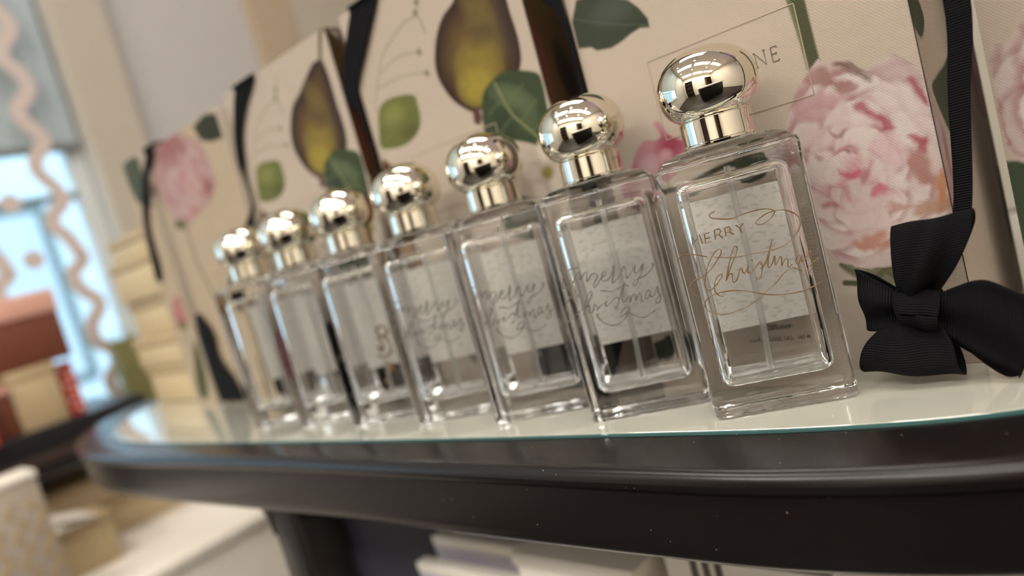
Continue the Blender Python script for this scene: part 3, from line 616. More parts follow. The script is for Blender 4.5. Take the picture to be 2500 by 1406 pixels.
def paint_pear_design(sh, olive):
    if olive: paint_pears(sh)
    paint_leaf(sh, olive)
def paint_pears(sh):
    sh.line([(140.5, 199.1), (133.2, 211), (128.7, 217.4), (119, 228.7), (106.2, 235.1), (92, 239.7), (80, 240.7), (74.5, 247.3), (71, 256)], .55, (150, 140, 112), .5, .8)
    sh.line([(124.8, 219.5), (107.7, 223.1), (93.8, 221.5), (85.7, 219.5)], .5, (160, 150, 122), .5, .8)
    sh.line([(131.6, 211.3), (118.7, 211.5), (102.8, 210.5), (84.1, 205.9)], .5, (160, 150, 122), .5, .8)
    sh.line([(80, 240.7), (77.2, 235.7), (76, 228.5)], .7, (150, 142, 118), .5, .8)
    for u, z in ((85.5, 219.5), (84, 205.8), (79.5, 241.5), (76.5, 247)): sh.blob(u, z, 2.4, 2.6, (104, 106, 72))
    d = sh.poly(PEAR, (60, 38, 32), .7, smooth=True)
    sh.mix(.95 * np.clip(-(d + 2) / 16, 0, 1), (112, 90, 52))
    g = d / 3 + .5
    sh.blob(30, 220, 11, 30, (118, 102, 56), -24, .8, g, .8)
    sh.blob(43, 193, 21, 22, (150, 132, 58), 15, .95, g, .7)
    sh.blob(48, 185, 18, 13, (170, 152, 64), 15, .9, g)
    sh.blob(33, 211, 15, 8, (92, 74, 50), 0, .6, g)
    sh.blob(15, 205, 7, 26, (70, 56, 52), -4, .7, g)
    sh.mix(.10 * np.clip(.5 - d, 0, 1) * (fbm(sh.U, sh.Z, .3, 21) > .15), (60, 48, 34))
    sh.line([(13.9, 247.3), (8.9, 256.6), (3.5, 265.5), (-2, 266)], 1.7, (92, 80, 48), .5)
    sh.poly([(50, 174), (56, 173), (57, 166), (53, 164), (50, 167)], (96, 62, 56), .6)
    d = sh.poly(VEIN, (64, 76, 52), .6, smooth=True); g = d / 1 + .5
    sh.blob(24, 172, 20, 8, (112, 122, 88), 30, .7, g); sh.blob(36, 156, 10, 14, (54, 62, 44), 0, .7, g); sh.blob(16, 158, 9, 12, (98, 110, 78), 0, .6, g)
    sh.line([(33.4, 182.9), (27.8, 164.5), (17.5, 151), (8.6, 140.3)], .8, (132, 136, 92), .5)
    for a, b in (((30, 172), (44, 168)), ((26, 162), (40, 154)), ((28, 168), (14, 176)), ((22, 157), (8, 165)), ((16, 149), (6, 153))): sh.line([a, ((a[0] + b[0]) / 2, (a[1] + b[1]) / 2 + 1), b], .5, (104, 114, 80), .6, .8)
    d = sh.poly([(150.4, 160), (140.2, 161.5), (131, 156), (127.1, 146), (131, 116.7), (138, 66), (150.4, 65)], (96, 62, 36), .9, smooth=True)
    sh.blob(141, 112, 8, 40, (158, 118, 50), 0, .9, d + .5); sh.blob(140, 155, 9, 8, (66, 44, 44), 0, .9, d + .5)
def paint_leaf(sh, olive):
    c1, c2 = ((112, 116, 62), (146, 146, 82)) if olive else ((66, 72, 58), (84, 90, 80))
    d = sh.poly(OLIVE if olive else DLEAF, c1, .6, smooth=olive)
    sh.blob(125, 192, 16, 9, c2, 0, .8, d + .5); sh.blob(112, 177, 12, 6, (84, 82, 48) if olive else (48, 56, 42), 0, .6, d + .5)
    sh.line([(101, 196), (120, 186), (145, 176)] if olive else [(108, 178), (128, 186), (148, 196)], .35, (130, 130, 84) if olive else (96, 102, 86), .4, .6)
def paint_peony_design(sh, fine):
    # stem, bud and the big peony of the lower half
    sh.poly([(44, 170), (36.6, 170), (36.3, 161.4), (35.7, 134.2), (38.1, 127.7), (40.6, 130.3)], (84, 86, 58), .45)
    sh.line([(43.6, 170), (42.2, 160), (41, 134)], .5, (118, 128, 84), .5)
    d = sh.poly(BUD, (196, 140, 148), .5, .6, 31, True); g = d + .5
    sh.blob(112, 120, 11, 9, (168, 62, 88), -20, .9, g); sh.blob(138, 112, 6, 9, (176, 78, 98), 0, .8, g); sh.blob(116, 116, 5, 4, (226, 178, 182), 0, .8, g)
    sh.blob(126, 112, 9, 8, (220, 186, 188), 0, .8, g); sh.blob(130, 102, 12, 7, (222, 200, 186), 0, .9, g); sh.blob(121, 106, 2.2, 8, (190, 70, 100), 8, .9, g); sh.blob(136, 94, 12, 4.5, (116, 124, 84), -10, 1, g)
    sh.line([(118, 96.5), (110, 96), (101.8, 97.6), (87.9, 101.3), (73.8, 100.7)], 1.3, (62, 64, 48), .4)
    sh.poly([(82, 104), (69, 103), (69, 95), (77.7, 92), (83, 98)], (70, 76, 54), .6, smooth=True)
    sh.line([(46, 48.4), (35.3, 38.9), (24, 34)], .9, (96, 100, 66), .4); sh.line([(46, 40), (35.3, 38.9), (28.5, 43.7), (20.9, 45.1)], 1.3, (92, 96, 64), .4); sh.line([(28, 42), (19, 34.8), (12, 30)], 1.0, (92, 96, 64), .4)
    sh.poly([(46, 49), (30, 46), (22, 40), (30, 36), (42, 42)], (110, 110, 78), .8, smooth=True, alpha=.8)
    for p in ([(150, 21.7), (136.2, 26), (134.1, 18.2), (142.4, 10.9), (150, 10.4)], [(130, 30), (121, 26), (124, 14), (131, 12), (133, 22)]): sh.poly(p, (66, 74, 52), .6, 1.0, 8)
    peony_flower(sh, PEO, 33.0, 84.0)
def peony_flower(sheet, outline_pts, u0, z0, k0=1.0, wash=None):
    us, zs = [p[0] for p in outline_pts], [p[1] for p in outline_pts]      # work only on the part of the sheet that holds the flower
    c = np.where((sheet.U[0] > min(us) - 4) & (sheet.U[0] < max(us) + 4))[0]; r = np.where((sheet.Z[:, 0] > min(zs) - 4) & (sheet.Z[:, 0] < max(zs) + 4))[0]
    sh = Sheet.__new__(Sheet); w = (slice(r[0], r[-1] + 1), slice(c[0], c[-1] + 1))
    sh.U, sh.Z, sh.C = sheet.U[w], sheet.Z[w], sheet.C[w]
    d = sh.poly(outline_pts, (212, 194, 188), .5, 1.3, 41); g = np.clip(.5 - d / .8, 0, 1)
    U, Z = (sh.U - u0) / k0 + 33.0, (sh.Z - z0) / k0 + 84.0
    rs = random.Random(11)
    cu, cz = 33.0, 84.0
    rings = [(42, 13, 25, 17, (190, 158, 150), (216, 200, 192)), (33, 13, 23, 15, (198, 158, 156), (224, 212, 205)), (24, 12, 20, 13, (200, 156, 156), (228, 218, 210)), (15, 11, 16, 10, (204, 158, 160), (230, 218, 212)), (8, 8, 11, 7, (206, 150, 156), (226, 208, 204))]
    for R, n, ln, wd, cb, ct in rings:
        a0 = rs.random() * 6.28
        for k in rs.sample(range(n), n):
            a = a0 + 2 * math.pi * k / n + rs.uniform(-.16, .16); r = R * rs.uniform(.86, 1.1)
            pu, pz = cu + r * .84 * math.cos(a), cz + r * math.sin(a)
            aa = a + rs.uniform(-.5, .5); dx, dz = math.cos(aa), math.sin(aa)
            wn = 2.2 * fbm(U, Z, .14, 200 + k + int(R))
            x, y = U - pu + wn, Z - pz - wn * .6
            p, q = (x * dx + y * dz) / (ln * .62), (-x * dz + y * dx) / (wd * rs.uniform(.85, 1.2))
            sd = np.sqrt(np.clip(p + .1, -9, 9) ** 2 * np.where(p > 0, 1.15, .8) + q * q * np.clip(1.25 - .35 * p, .3, 3)) - 1
            sh.mix(g * .50 * np.clip(1 - np.abs(sd - .10) / .20, 0, 1) * (sd > -.02), np.array(cb) * np.array([.80, .66, .66]))
            m = g * np.clip(.5 - sd / .07, 0, 1)
            tone = np.clip((p + .75) / 1.25 + .30 * fbm(U * 1.0, Z, .22, 300 + k), 0, 1)[..., None]
            vein = (.10 * np.sin(q * 26 + 5 * fbm(U, Z, .1, 17)) * np.clip(.7 - p, 0, 1))[..., None]
            tint = rs.random()
            tip = lin(np.array(ct) * (1 - .05 * tint) + np.array([0, -10, -8]) * tint)
            col = lin(cb) * (1 - tone) + tip * tone
            sh.mix(m, col * (1 - vein * .6))
    for k, (p, c) in enumerate(PEONY):
        wu, wz = U + 2.2 * fbm(U, Z, .2, 50 + k), Z + 2.2 * fbm(U, Z, .2, 90 + k)
        pd = poly_sd(wu, wz, [tuple(q) for q in catmull(p, 3, True)])
        dark = sum(c) < 480
        sh.mix(g * (.95 if dark else .8) * np.clip(.5 - pd / (2.0 if dark else 2.8), 0, 1), c)
    streak = fbm(U * 2.2 + 6 * fbm(U, Z, .05, 7), Z * .35, .35, 77)
    sh.mix(g * .14 * np.clip(streak, 0, 1), (184, 140, 138)); sh.mix(g * .14 * np.clip(-streak, 0, 1), (232, 220, 214))
    sh.mix(g * .22 * np.clip(fbm(U, Z, .09, 13), 0, 1), (210, 172, 168)); sh.mix(g * .30 * np.clip(fbm(U, Z, .06, 23) + .2, 0, 1), (226, 214, 204))
    if wash is not None: sh.mix(g * .5, wash)

def front_to3d(u, z):
    return np.stack([GW / 2 - u, np.full_like(u, -GD / 2 - .0004), z], -1)
def side_to3d(v, z):
    return np.stack([np.full_like(v, GW / 2 + .0004), v - GD / 2, z], -1)
def pear_side(sh):
    d = sh.poly([(-6, 262), (4, 264), (31, 232), (39, 205), (40, 190), (41, 158), (30, 150), (12, 150), (1, 160), (-3, 178), (-6, 180)], (76, 56, 30), .8, smooth=True); g = d + .5
    sh.blob(4, 185, 6, 30, (98, 52, 42), 0, .8, g); sh.blob(24, 172, 9, 26, (26, 20, 18), 12, 1, g, .5); sh.blob(16, 220, 10, 26, (84, 66, 30), 0, .7, g)
    sh.line([(0, 268), (6, 266), (11, 264), (12, 258), (11, 249), (10, 236)], 1.7, (88, 74, 42), .5)
    sh.poly([(-2, 158), (14, 150), (20, 140), (8, 132), (-2, 140)], (70, 80, 56), .8, smooth=True)
def peony_side(sh):
    d = sh.poly([(-2, 121), (4, 110), (10, 101), (15, 94), (14, 84), (12, 73), (12, 60), (8, 46), (-2, 46)], (196, 166, 166), .6, .8, 61); g = d + .5
    sh.blob(4, 92, 6, 18, (214, 194, 190), 0, .8, g); sh.blob(10, 84, 4, 14, (168, 118, 120), 0, .8, g); sh.blob(3, 58, 8, 10, (192, 140, 112), 0, .8, g)
    sh.poly([(8, 112), (19, 116), (38, 120), (56, 123), (60, 100), (39, 96), (25, 92), (16, 100)], (70, 80, 62), .8, smooth=True)
    d = sh.poly([(88, 153), (122, 156), (119, 132), (119, 112), (117, 92), (103, 92), (92, 99), (96, 122), (86, 140)], (196, 152, 160), .8, 1.2, 71); g = d + .5
    sh.blob(108, 128, 4, 22, (222, 190, 192), 0, .8, g); sh.blob(101, 112, 3, 16, (176, 84, 100), 4, .7, g); sh.blob(112, 140, 4, 9, (208, 92, 110), 0, .7, g)
    sh.line([(112, 92), (109, 60), (108, 20)], .7, (110, 92, 66), .5)
    sh.poly([(112, 64), (119, 62), (119, 30), (113, 26), (109, 40)], (74, 84, 62), .7, smooth=True)
def blank(sh): pass

def gift_box(E, label, front, side, width=GW, height=GH, back=0.0):
    e = empty('gift_box', (-(E + width / 2), GD / 2 + .005 + back, T + .0001), label, 'gift box', 'printed gift boxes standing behind the bottles')
    MB().rbox(0, 0, width, GD, 0, height, .0012, .0012, 3, 3).build('box_body', M['cream'], e, 40)
    for nm, me in (('printed_front', front), ('printed_side', side)):
        if me is None: continue
        o = bpy.data.objects.new(nm, me); COL.objects.link(o); o.parent = e
    return e
def label_frame(e, u0=41.0, u1=116.0, z0=123.0, z1=161.8):
    q = [(GW / 2 - u / 1000, -GD / 2 - .0004, z / 1000) for u, z in ((u0, z0), (u1, z0), (u1, z1), (u0, z1))]
    mb = MB()
    for i in range(4): mb.tube([q[i], q[(i + 1) % 4]], .00030, 6)
    mb.build('embossed_label_edge', M['emboss'], e)

_sheets = {}
def sheets():
    f = Sheet(150.5, 266, .62, BASE); paint_pear_design(f, False); paint_peony_design(f, True); _sheets['near'] = f.mesh('printed_front', front_to3d)
    f = Sheet(150.5, 266, .8, BASE); paint_pear_design(f, True)
    for k, (u, z, a) in enumerate(((12.2, 137.4, 90), (24.9, 128, 200), (9.7, 117, 280), (1.2, 124, 0), (22, 116, 240))):
        f.blob(u, z, 8, 5.5, (228, 214, 198), a, 1.3)
    f.blob(13.4, 125.3, 5, 5, (150, 142, 72), 0, 1.2)
    f.poly([(40, 118), (20, 108), (24, 90), (50, 96), (52, 110)], (64, 74, 52), .8, 1.5, 3, True)
    f.poly([(95, 70), (112, 60), (118, 30), (104, 20), (92, 44)], (70, 80, 54), .8, 1.5, 4, True)
    f.poly([(60, 60), (80, 66), (86, 40), (68, 34)], (186, 120, 128), 1.2, 2.0, 5, True)
    _sheets['mid'] = f.mesh('printed_front', front_to3d)
    f = Sheet(120, 266, .8, BASE); pear_side(f); peony_side(f); _sheets['side_near'] = f.mesh('printed_side', side_to3d)
    f = Sheet(120, 266, .9, BASE); pear_side(f); _sheets['side_mid'] = f.mesh('printed_side', side_to3d)
    f = Sheet(150.5, 266, .8, BASE)
    peony_flower(f, [(149, 118), (147, 124), (142, 121.6), (134, 130), (120, 134), (104, 132), (90, 122), (80, 104), (76, 84), (82, 64), (96, 50), (114, 44), (132, 46), (143, 56), (148, 70), (150, 92)], 113.0, 88.0)
    f.poly([(153.3, 70.5), (140, 66), (138, 40), (148, 28), (156, 33)], (70, 82, 62), .8, smooth=True)
    _sheets['right'] = f.mesh('printed_front', front_to3d)
    # pink peony design of the farther box
    f = Sheet(150.5, 262, .9, (200, 180, 152))
    d = f.poly([(129.7, 266), (93.5, 266), (69.4, 259.8), (59.4, 252), (43.8, 247), (36.5, 233.9), (33.6, 214.7), (36.8, 204.3), (53.1, 192.9), (79, 186.8), (110.5, 181.2), (131.3, 185.3), (141.5, 203.9), (152, 222.9), (153.6, 239.9)], (182, 128, 124), 1.5, 3.0, 15); g = d / 2 + .5
    peony_flower(f, [(129.7, 266), (93.5, 266), (69.4, 259.8), (59.4, 252), (43.8, 247), (36.5, 233.9), (33.6, 214.7), (36.8, 204.3), (53.1, 192.9), (79, 186.8), (110.5, 181.2), (131.3, 185.3), (141.5, 203.9), (152, 222.9), (153.6, 239.9)], 92.0, 222.0, 1.15, (176, 118, 114))
    f.blob(100, 252, 46, 18, (150, 86, 78), 0, .7, g); f.blob(50, 205, 14, 10, (150, 74, 74), 20, .7, g); f.blob(75, 216, 24, 18, (206, 166, 158), 0, .6, g)
    f.line([(116, 186.4), (118, 145.7), (106.4, 111), (100, 60)], 1.6, (120, 112, 78), .7)
    f.poly([(134, 192), (116, 184), (122, 178), (140, 184)], (98, 96, 58), .8)
    f.poly([(44, 258), (20, 262), (-4, 256), (-4, 236), (20, 238), (38, 244)], (56, 56, 40), .9)
    for k in range(3): f.line([(60, 128 - 9 * k), (76, 128 - 9 * k), (92, 128 - 9 * k)], .8, (164, 146, 124), .7, .7)
    _sheets['pink'] = f.mesh('printed_front', front_to3d)
    f = Sheet(46, 266, .9, (200, 180, 152))
    f.poly([(0, 262), (30, 268), (40, 258), (34, 226), (10, 214), (0, 220)], (84, 88, 68), 1.2, smooth=True)
    d = f.poly([(8, 114), (20, 118), (32, 108), (34, 94), (24, 84), (10, 90)], (190, 120, 118), 1.2, smooth=True); f.blob(22, 88, 14, 7, (110, 106, 62), 0, 1); f.blob(20, 106, 6, 9, (206, 150, 146), 0, .8)
    f.line([(20, 84), (18, 60), (22, 20)], 1.2, (110, 108, 70), .6); f.poly([(4, 68), (16, 58), (30, 34), (36, 10), (20, 6), (6, 30)], (86, 90, 58), 1.0, smooth=True)
    _sheets['slim'] = f.mesh('printed_front', lambda u, z: np.stack([.023 - u, np.full_like(u, -GD / 2 - .0004), z], -1))
sheets()

B4 = gift_box(-.1635, 'rightmost gift box, set back, showing a peony and dark leaf at its edge', _sheets['right'], None, back=.055)
B3 = gift_box(0.0, 'gift box with a big pale pink peony print and a large black bow', _sheets['near'], _sheets['side_near'])
B2 = gift_box(.177, 'gift box with the largest printed yellow pear and veined leaf', _sheets['mid'], _sheets['side_mid'])
B1 = gift_box(.346, 'gift box with the smaller printed pear left of the other pear box', _sheets['mid'], _sheets['side_mid'])
B0 = gift_box(.517, 'gift box with a round pink peony at its top, left of the pears', _sheets['pink'], None, .152, .262)
BS = gift_box(.690, 'slim gift box with a small pink bud print, left of the pink peony box', _sheets['slim'], None, .046, .266)
for e in (B3, B2, B1): label_frame(e, 41.0, 113.5 if e is B3 else 118.5)

# lettering on the near box
LET = {'J': (.36, [[(.3, 1), (.3, .2), (.2, .02), (.02, .05)], [(.16, 1), (.44, 1)]]), 'O': (.95, [[(.47 + .47 * math.cos(a), .5 + .5 * math.sin(a)) for a in np.linspace(0, 2 * math.pi, 25)]]),
       'M': (1.05, [[(.08, 0), (.16, 1), (.52, .05), (.88, 1), (.97, 0)], [(0, 0), (.18, 0)], [(.86, 0), (1.06, 0)]]), 'A': (.85, [[(.05, 0), (.42, 1), (.8, 0)], [(.18, .36), (.67, .36)], [(-.05, 0), (.15, 0)], [(.68, 0), (.92, 0)]]),
       'L': (.55, [[(.1, 1), (.1, 0), (.52, 0), (.54, .14)], [(0, 1), (.22, 1)]]), 'N': (.85, [[(.1, 0), (.1, 1), (.78, 0), (.78, 1)], [(0, 0), (.2, 0)], [(.68, 1), (.88, 1)], [(0, 1), (.1, 1)]]),
       'E': (.52, [[(.5, .86), (.5, 1), (.08, 1), (.08, 0), (.5, 0), (.52, .14)], [(.08, .52), (.4, .52)], [(.4, .6), (.4, .44)]]), 'D': (.85, [[(.08, 0), (.08, 1), (.4, 1), (.7, .85), (.8, .5), (.7, .15), (.4, 0), (.08, 0)]]), ' ': (.55, [])}
def letters(text, h, gap, uc, z0, w):
    tot = sum(LET[c][0] * h + gap for c in text) - gap; u = uc + tot / 2; mb = MB()
    for c in text:
        adv, strokes = LET[c]
        for st in strokes:
            mb.tube([(GW / 2 - (u - p[0] * h) / 1000, -GD / 2 - .0005, (z0 + p[1] * h) / 1000) for p in st], w / 1000, 5)
        u -= adv * h + gap
    return mb
letters('JO MALONE', 6.3, 2.1, 81.0, 141.6, .26).build('brand_lettering', M['grey_ink'], B3)
letters('LONDON', 2.8, 1.5, 78.4, 133.5, .16).build('city_lettering', M['grey_ink'], B3)
def font_text(text, size, u, z, parent, name):
    cu = bpy.data.curves.new(name, 'FONT'); cu.body = text; cu.size = size; cu.align_x = 'CENTER'; cu.extrude = .00008
    tmp = bpy.data.objects.new('tmp', cu); COL.objects.link(tmp)
    me = bpy.data.meshes.new_from_object(tmp.evaluated_get(bpy.context.evaluated_depsgraph_get()))
    bpy.data.objects.remove(tmp); me.name = name
    o = bpy.data.objects.new(name, me); COL.objects.link(o); o.parent = parent
    me.materials.clear(); me.materials.append(M['grey_ink'])
    o.matrix_local = Matrix.Translation((GW / 2 - u / 1000, -GD / 2 - .0006, z / 1000)) @ Matrix.Rotation(math.pi / 2, 4, 'X')
font_text('Diffuser', .0042, 80.5, 22.6, B3, 'product_lettering')
font_text('5.6 FL.OZ./OZ. LIQ.  165 ML', .0027, 80.5, 17.2, B3, 'volume_lettering')

# ------------------------------------------------------------------ black grosgrain ribbons and bows on the boxes
def ribbon(stations, sub, name, parent, width, across=10, bulge=0.0, th=.0005):
    """stations: (centre, half-width vector) in mm as (r, t, z): r = left of the box's left edge, t = in front of its face"""
    C = catmull([np.array(list(c) + list(h), float) for c, h in stations], sub)
    to = lambda p: (-width / 2 - p[0] / 1000, -GD / 2 - p[1] / 1000, p[2] / 1000)
    v, uvv, L = [], [], 0.0; prev = None
    for q in C:
        c, h = np.array(to(q[:3])), np.array([-q[3], -q[4], q[5]]) / 1000
        if prev is not None: L += np.linalg.norm(c - prev)
        prev = c
        for j in range(across + 1):
            w = -1 + 2 * j / across
            p = c + h * w + np.array([0, -bulge / 1000 * (1 - w * w) * math.sin(3 * w + L * 60), 0])
            v.append(tuple(p)); uvv.append((j / across, L))
    n = across + 1; f = [(i * n + j, i * n + j + 1, (i + 1) * n + j + 1, (i + 1) * n + j) for i in range(len(C) - 1) for j in range(across)]
    me = bpy.data.meshes.new(name); me.from_pydata(v, [], f); me.update()
    uv = me.uv_layers.new(name='ribs')
    for l in me.loops: uv.data[l.index].uv = uvv[l.vertex_index]
    me.polygons.foreach_set('use_smooth', [True] * len(me.polygons)); me.materials.append(M['ribbon'])
    o = bpy.data.objects.new(name, me); COL.objects.link(o); o.parent = parent
    md = o.modifiers.new('thickness', 'SOLIDIFY'); md.thickness = th; md.offset = 0
    return o
def strip(parent, rows, width, t0=2.0, name='ribbon_band'):
    """rows: (r left, r right, z) from the top down; the band first comes over the top of the box"""
    st = [(((rows[0][0] + rows[0][1]) / 2, -60, GH * 1000 + 1.2), ((rows[0][0] - rows[0][1]) / 2, 0, 0)), (((rows[0][0] + rows[0][1]) / 2, -2, GH * 1000 + 1.2), ((rows[0][0] - rows[0][1]) / 2, 0, 0))]
    for i, (a, b, z) in enumerate(rows): st.append((((a + b) / 2, t0 + .8 * (i > 0), z), ((a - b) / 2, 0, 0)))
    return ribbon(st, 6, name, parent, width)
STD = [(-14, -44, 262), (2, -24, 241), (14, -2, 218), (9, 0, 200), (8.5, 0, 170), (9.8, .8, 140), (14.8, 7.4, 104), (20.2, 14, 66), (26, 18, 48)]
def bow(parent, width, ts=1.0, k=1.0, dr=0.0):
    g = lambda L: [((r + dr, t * ts, z * k), (a, b * ts, c * k)) for (r, t, z), (a, b, c) in L]
    up = ribbon(g([((35, 24, 35), (5, 0, -2)), ((30, 30, 45), (10, 0, -1)), ((25.5, 31, 57), (13.2, 0, -.8)), ((24.3, 26, 65.5), (13.8, 0, -.8)), ((25, 19, 60), (13, 0, 0)), ((30, 16, 45), (9, 0, 0)), ((35, 18, 34), (5, 0, 0))]), 8, 'bow_loop', parent, width, 16, 4.0 * ts)
    ribbon(g([((37, 23, 31), (0, 0, 4)), ((45, 28, 34), (-1, 0, 9)), ((52.5, 27, 36.5), (-1, 0, 12)), ((56, 21, 37), (0, 0, 12.5)), ((52, 14, 34), (0, 0, 11)), ((42, 14, 31), (0, 0, 5))]), 8, 'bow_loop', parent, width, 16, 3.0 * ts)
    ribbon(g([((37, 24, 28), (7, 0, 1)), ((40, 31, 20), (15, 0, 1)), ((42, 31, 10), (17.5, 0, 1.5)), ((41.5, 23, 5.2), (17.5, 0, 1.5)), ((39, 16, 12), (13, 0, 0)), ((36, 18, 26), (5, 0, 0))]), 8, 'bow_loop', parent, width, 16, 3.4 * ts)
    ribbon(g([((33, 25, 30), (0, 0, 4)), ((24, 27, 29), (-2, 0, 9.5)), ((13.5, 29, 26), (-2.5, 0, 14.5)), ((4.5, 28, 19.5), (-3.5, 0, 14.3)), ((-1, 27, 16), (-8, 0, 14))]), 8, 'bow_tail', parent, width, 14, 1.5 * ts)
    ribbon(g([((32, 24, 26), (4, 0, 3)), ((26, 24, 17), (6, 0, 6)), ((17, 23, 10), (5, 0, 8)), ((10, 20, 6), (3, 0, 5))]), 6, 'bow_tail', parent, width, 10, 1.5 * ts)
    # the knot: a short band wrapped round the middle
    pts = []
    for a in np.linspace(0, 2 * math.pi, 17): pts.append(((34.5 - .15 * 5 * math.sin(a), 23 + 9.5 * math.cos(a), 31 + 8.0 * math.sin(a)), (7.2 + .8 * math.sin(2 * a), 0, 1.6)))
    ribbon(g(pts), 3, 'bow_knot', parent, width, 12, 1.0 * ts)
HANG = [(a - 150.5, b - 150.5, z) for a, b, z in ((14, 2, 262), (2, -8, 230), (-8, -16, 190), (-12.5, -21, 142), (-7.4, -14.8, 105), (-1.7, -8.1, 64.6), (7, -1, 46))]
strip(B3, HANG, GW, 6.0); bow(B3, GW, 1.0, 1.0, -172.5)
THIN = [(-14, -44, 262), (2, -24, 241), (14, -2, 218), (6, 0, 204), (3, 0, 190), (3, 0, 170), (4, 1, 140), (12, 6, 104), (24, 12, 66), (40, 26, 44)]
strip(B3, THIN, GW)
strip(B2, THIN, GW); bow(B2, GW, .22, 1.0, -155.0)
bow(B1, GW, .22, 1.0, -155.0); bow(B0, .152, .22, 1.0, -174.0)
strip(B1, [(-20, -52, 262), (-10, -30, 247), (1, -12, 228), (7, -4, 209), (4, 0, 194), (6, 2, 174), (34, 14, 155), (66, 30, 132), (90, 42, 111), (100, 50, 90)], GW);
strip(B0, [(-1, -21, 258), (25, 7, 235), (51, 40, 198), (61, 46, 160), (66, 52, 140)], .152)
ribbon([((-4, 3, 96), (5, 0, 0)), ((-10, 4, 76), (15, 0, 0)), ((-8, 4, 50), (14, 0, 0)), ((-16, 4, 28), (22, 0, 0)), ((-22, 4, 3), (26, 0, 0))], 6, 'ribbon_tail', B0, .152)

# ------------------------------------------------------------------ stack of cream boxes at the table's far left corner
def lidded_box(name, s0, s1, t0, t1, z0, z1, label, cat, body, lid, lid_h=.012, group=None):
    e = empty(name, P((s0 + s1) / 2, (t0 + t1) / 2, z0), label, cat, group)
    w, d, h = s1 - s0, t1 - t0, z1 - z0
    MB().rbox(0, 0, w, d, 0, h - lid_h + .001, .0012, .0012, 2, 2).build('box_body', body, e, 40)
    MB().rbox(0, 0, w + .004, d + .004, h - lid_h, h, .0015, .0015, 2, 2).build('box_lid', lid, e, 40)
    return e
lev = [0.0005, .046, .082, .127, .176, .204]
stack_labels = ['lowest cream box of the blurred stack at the table corner', 'second cream box from the bottom of the corner stack', 'middle cream box of the blurred corner stack', 'fourth cream box up in the corner stack, under the thin top one', 'thin cream box on top of the stack at the table corner']
for k in range(5):
    j = (0, .004, -.003, .003, -.002)[k]
    lidded_box('cream_box', .745 + j, .885 + j, -.15, -.02 + j, lev[k] + .0002, lev[k + 1], stack_labels[k], 'box', M['box_cream'], M['box_lid'], .011, 'cream boxes stacked at the table corner')

# ------------------------------------------------------------------ white plinth below on the left, with boxes on it
pl = empty('white_plinth', P(1.33, -.05, -T), 'low white plinth beyond the left end of the table', 'plinth')
MB().rbox(0, 0, .50, 1.09, 0, T - .27, .004, .004, 3, 3).build('plinth_body', M['white'], pl, 40)
MB().rbox(0, 0, .51, 1.10, T - .27, T - .25, .004, .004, 3, 3).build('plinth_top', M['white'], pl, 40)
lidded_box('cream_box', 1.36, 1.54, -.21, .06, -.2498, -.195, 'wide low cream box on the white plinth under the table end', 'box', M['box_cream'], M['box_lid'], .014, 'cream boxes on the plinth')
lidded_box('cream_box', 1.38, 1.54, -.15, .05, -.1948, -.14, 'upper cream box resting on the wide box on the plinth', 'box', M['box_cream'], M['box_lid'], .014, 'cream boxes on the plinth')
lidded_box('cream_box', 1.22, 1.33, -.02, .075, -.2498, -.17, 'small upright cream box on the plinth beside the gold-printed carton', 'box', M['box_cream'], M['box_lid'], .014, 'cream boxes on the plinth')
fc_ = empty('folded_card', P(1.255, .03, -.1698), 'bright white folded card lying on a small cream box', 'card')
MB().add([(-.045, -.03, 0), (.045, -.03, 0), (.045, .03, 0), (-.045, .03, 0), (-.045, -.03, .001), (.045, -.03, .001), (.045, .03, .001), (-.045, .03, .001)], [(0, 3, 2, 1), (4, 5, 6, 7), (0, 1, 5, 4), (1, 2, 6, 5), (2, 3, 7, 6), (3, 0, 4, 7)]).build('lower_leaf', M['white'], fc_)
MB().add([(-.045, .03, .001), (.045, .03, .001), (.045, -.028, .018), (-.045, -.028, .018), (-.045, .03, .002), (.045, .03, .002), (.045, -.028, .019), (-.045, -.028, .019)], [(0, 1, 2, 3), (7, 6, 5, 4), (0, 4, 5, 1), (1, 5, 6, 2), (2, 6, 7, 3), (3, 7, 4, 0)]).build('upper_leaf', M['white'], fc_)
gc = lidded_box('gold_printed_carton', 1.095, 1.16, .082, .20, -.2498, -.050, 'tall cream carton with gold lettering at the lower left', 'carton', M['cream'], M['white'], .010)
gt = MB()
random.seed(4)
for k in range(4):      # soft gold script running up the face towards the table
    y = .048 - k * .026
    pts = [(.0326, y + .008 * math.sin(j * 1.9 + k), .030 + .0105 * j) for j in range(14)]
    gt.tube([tuple(q) for q in catmull(pts, 4)], [.0008 + .0008 * abs(math.sin(i * .5)) for i in range(53)], 5)
gt.build('gold_lettering', M['gold'], gc, 60)

# ------------------------------------------------------------------ black stand with brown gift boxes before the window
bs = empty('black_display_stand', P(1.42, .16, -.2498), 'black display stand by the window holding brown boxes', 'stand')
MB().rbox(0, 0, .26, .62, -.095 + .2498, -.0205 + .2498, .004, .004, 3, 3).build('stand_top', M['black_shop'], bs, 40)
MB().rbox(.0, -.19, .12, .14, 0, -.0952 + .2498, .003, .003, 2, 2).build('stand_foot', M['black_shop'], bs, 40)
MB().rbox(.131, 0, .004, .61, -.075 + .2498, -.060 + .2498, .001, .001, 1, 1).build('edge_strip', M['wood'], bs)
lidded_box('brown_gift_box', 1.30, 1.45, .036, .21, -.0202, .060, 'dark brown gift box with pale lid at the lower left edge', 'gift box', M['brown'], M['pinklid'], .012)
lidded_box('cream_gift_box', 1.30, 1.44, -.034, .034, -.0202, .0775, 'cream gift box supporting the big brown box by the window', 'gift box', M['box_cream'], M['box_cream'], .016)
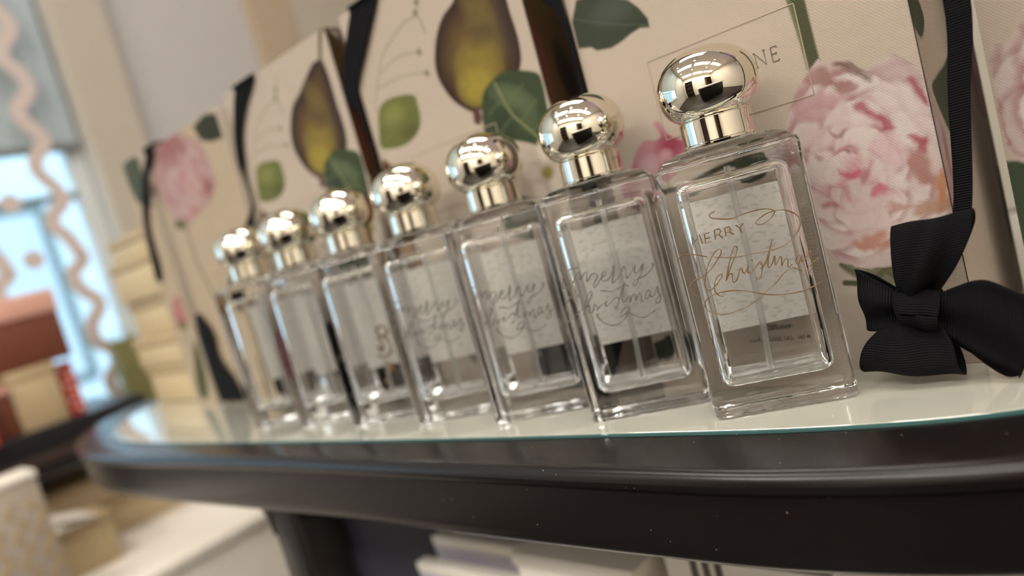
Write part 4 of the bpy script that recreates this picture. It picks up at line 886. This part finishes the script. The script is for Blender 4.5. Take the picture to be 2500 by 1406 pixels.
lidded_box('tan_gift_box', 1.30, 1.45, .036, .20, .0602, .0775, 'flat tan box between two brown gift boxes', 'gift box', M['box_lid'], M['box_lid'], .006)
bg = lidded_box('brown_gift_box', 1.30, 1.46, -.066, .20, .0777, .193, 'big brown gift box with pink lid topmost by the window', 'gift box', M['brown'], M['pinklid'], .036)
stp = MB()
for k in range(4): stp.box(.0803, .0812, -.105 + k * .011, -.100 + k * .011, .002, .078)
stp.build('striped_side_band', M['grey_ink'], bg)
cn = empty('striped_candle_box', P(1.33, -.053, -.0202), 'narrow red and white dotted box beside the cream box', 'box')
MB().rbox(0, 0, .02, .024, 0, .09, .001, .001, 2, 2).build('box_body', M['red'], cn)
for k in range(6): MB().lathe([(0.0001, 0), (.0035, 0), (.0035, .0006), (0.0001, .0006)], 12).build('white_dot', M['white'], cn).matrix_local = Matrix.Translation((.0101, .004 * (-1) ** k, .010 + .014 * k)) @ Matrix.Rotation(math.pi / 2, 4, 'Y')
lidded_box('red_gift_box', 1.262, 1.292, .075, .14, -.0202, .085, 'small bright red box at the left edge before the brown boxes', 'gift box', M['red'], M['red'], .008)
gb = empty('olive_gift_bag', P(1.545, -.233, -.0748), 'small olive gift bag on the window sill behind the table corner', 'bag')
MB().loft([[(-.016, -.026, 0), (.016, -.026, 0), (.016, .026, 0), (-.016, .026, 0)], [(-.016, -.026, .09), (.016, -.026, .09), (.016, .026, .09), (-.016, .026, .09)], [(-.004, -.027, .15), (.004, -.027, .15), (.004, .027, .15), (-.004, .027, .15)]], True, True).build('bag_body', M['olive'], gb)
MB().tube([(0, -.012, .149), (0, -.012, .165), (0, 0, .172), (0, .012, .165), (0, .012, .149)], .0014, 6).build('handle', M['frame'], gb, 60)

# ------------------------------------------------------------------ things on the shelf below the table
lidded_box('cream_box', .206, .306, -.10, -.002, -.3398, -.119, 'cream box with a lid seen under the table top', 'box', M['white'], M['white'], .010)
random.seed(2)
for k in range(5):
    e = empty('paper_bag', P(.385 - .006 * k, -.06, -.3398 + .0001), 'pale lilac folded paper bag, ' + ('foremost', 'second', 'third', 'fourth', 'rearmost')[k] + ' of five under the table', 'paper bag', 'folded paper bags under the table')
    e.location = P(.375, -.015 - .022 * k, -.3398)
    MB().rbox(0, 0, .12, .010, 0, .190 + .012 * k, .001, .001, 2, 2).build('bag_panel', M['lilac'], e)
    MB().rbox(0, 0, .121, .011, .182 + .012 * k, .191 + .012 * k, .001, .001, 2, 2).build('folded_rim', M['white'], e)
gx = empty('striped_box', P(.14, -.06, -.3398), 'pale box with grey stripes at the right under the table', 'box')
MB().rbox(0, 0, .10, .09, 0, .225, .001, .001, 2, 2).build('box_body', M['white'], gx)
for k in range(3): MB().box(-.032 + k * .008, -.028 + k * .008, -.0458, -.0449, .01, .2245).build('grey_stripe', M['grey_ink'], gx)
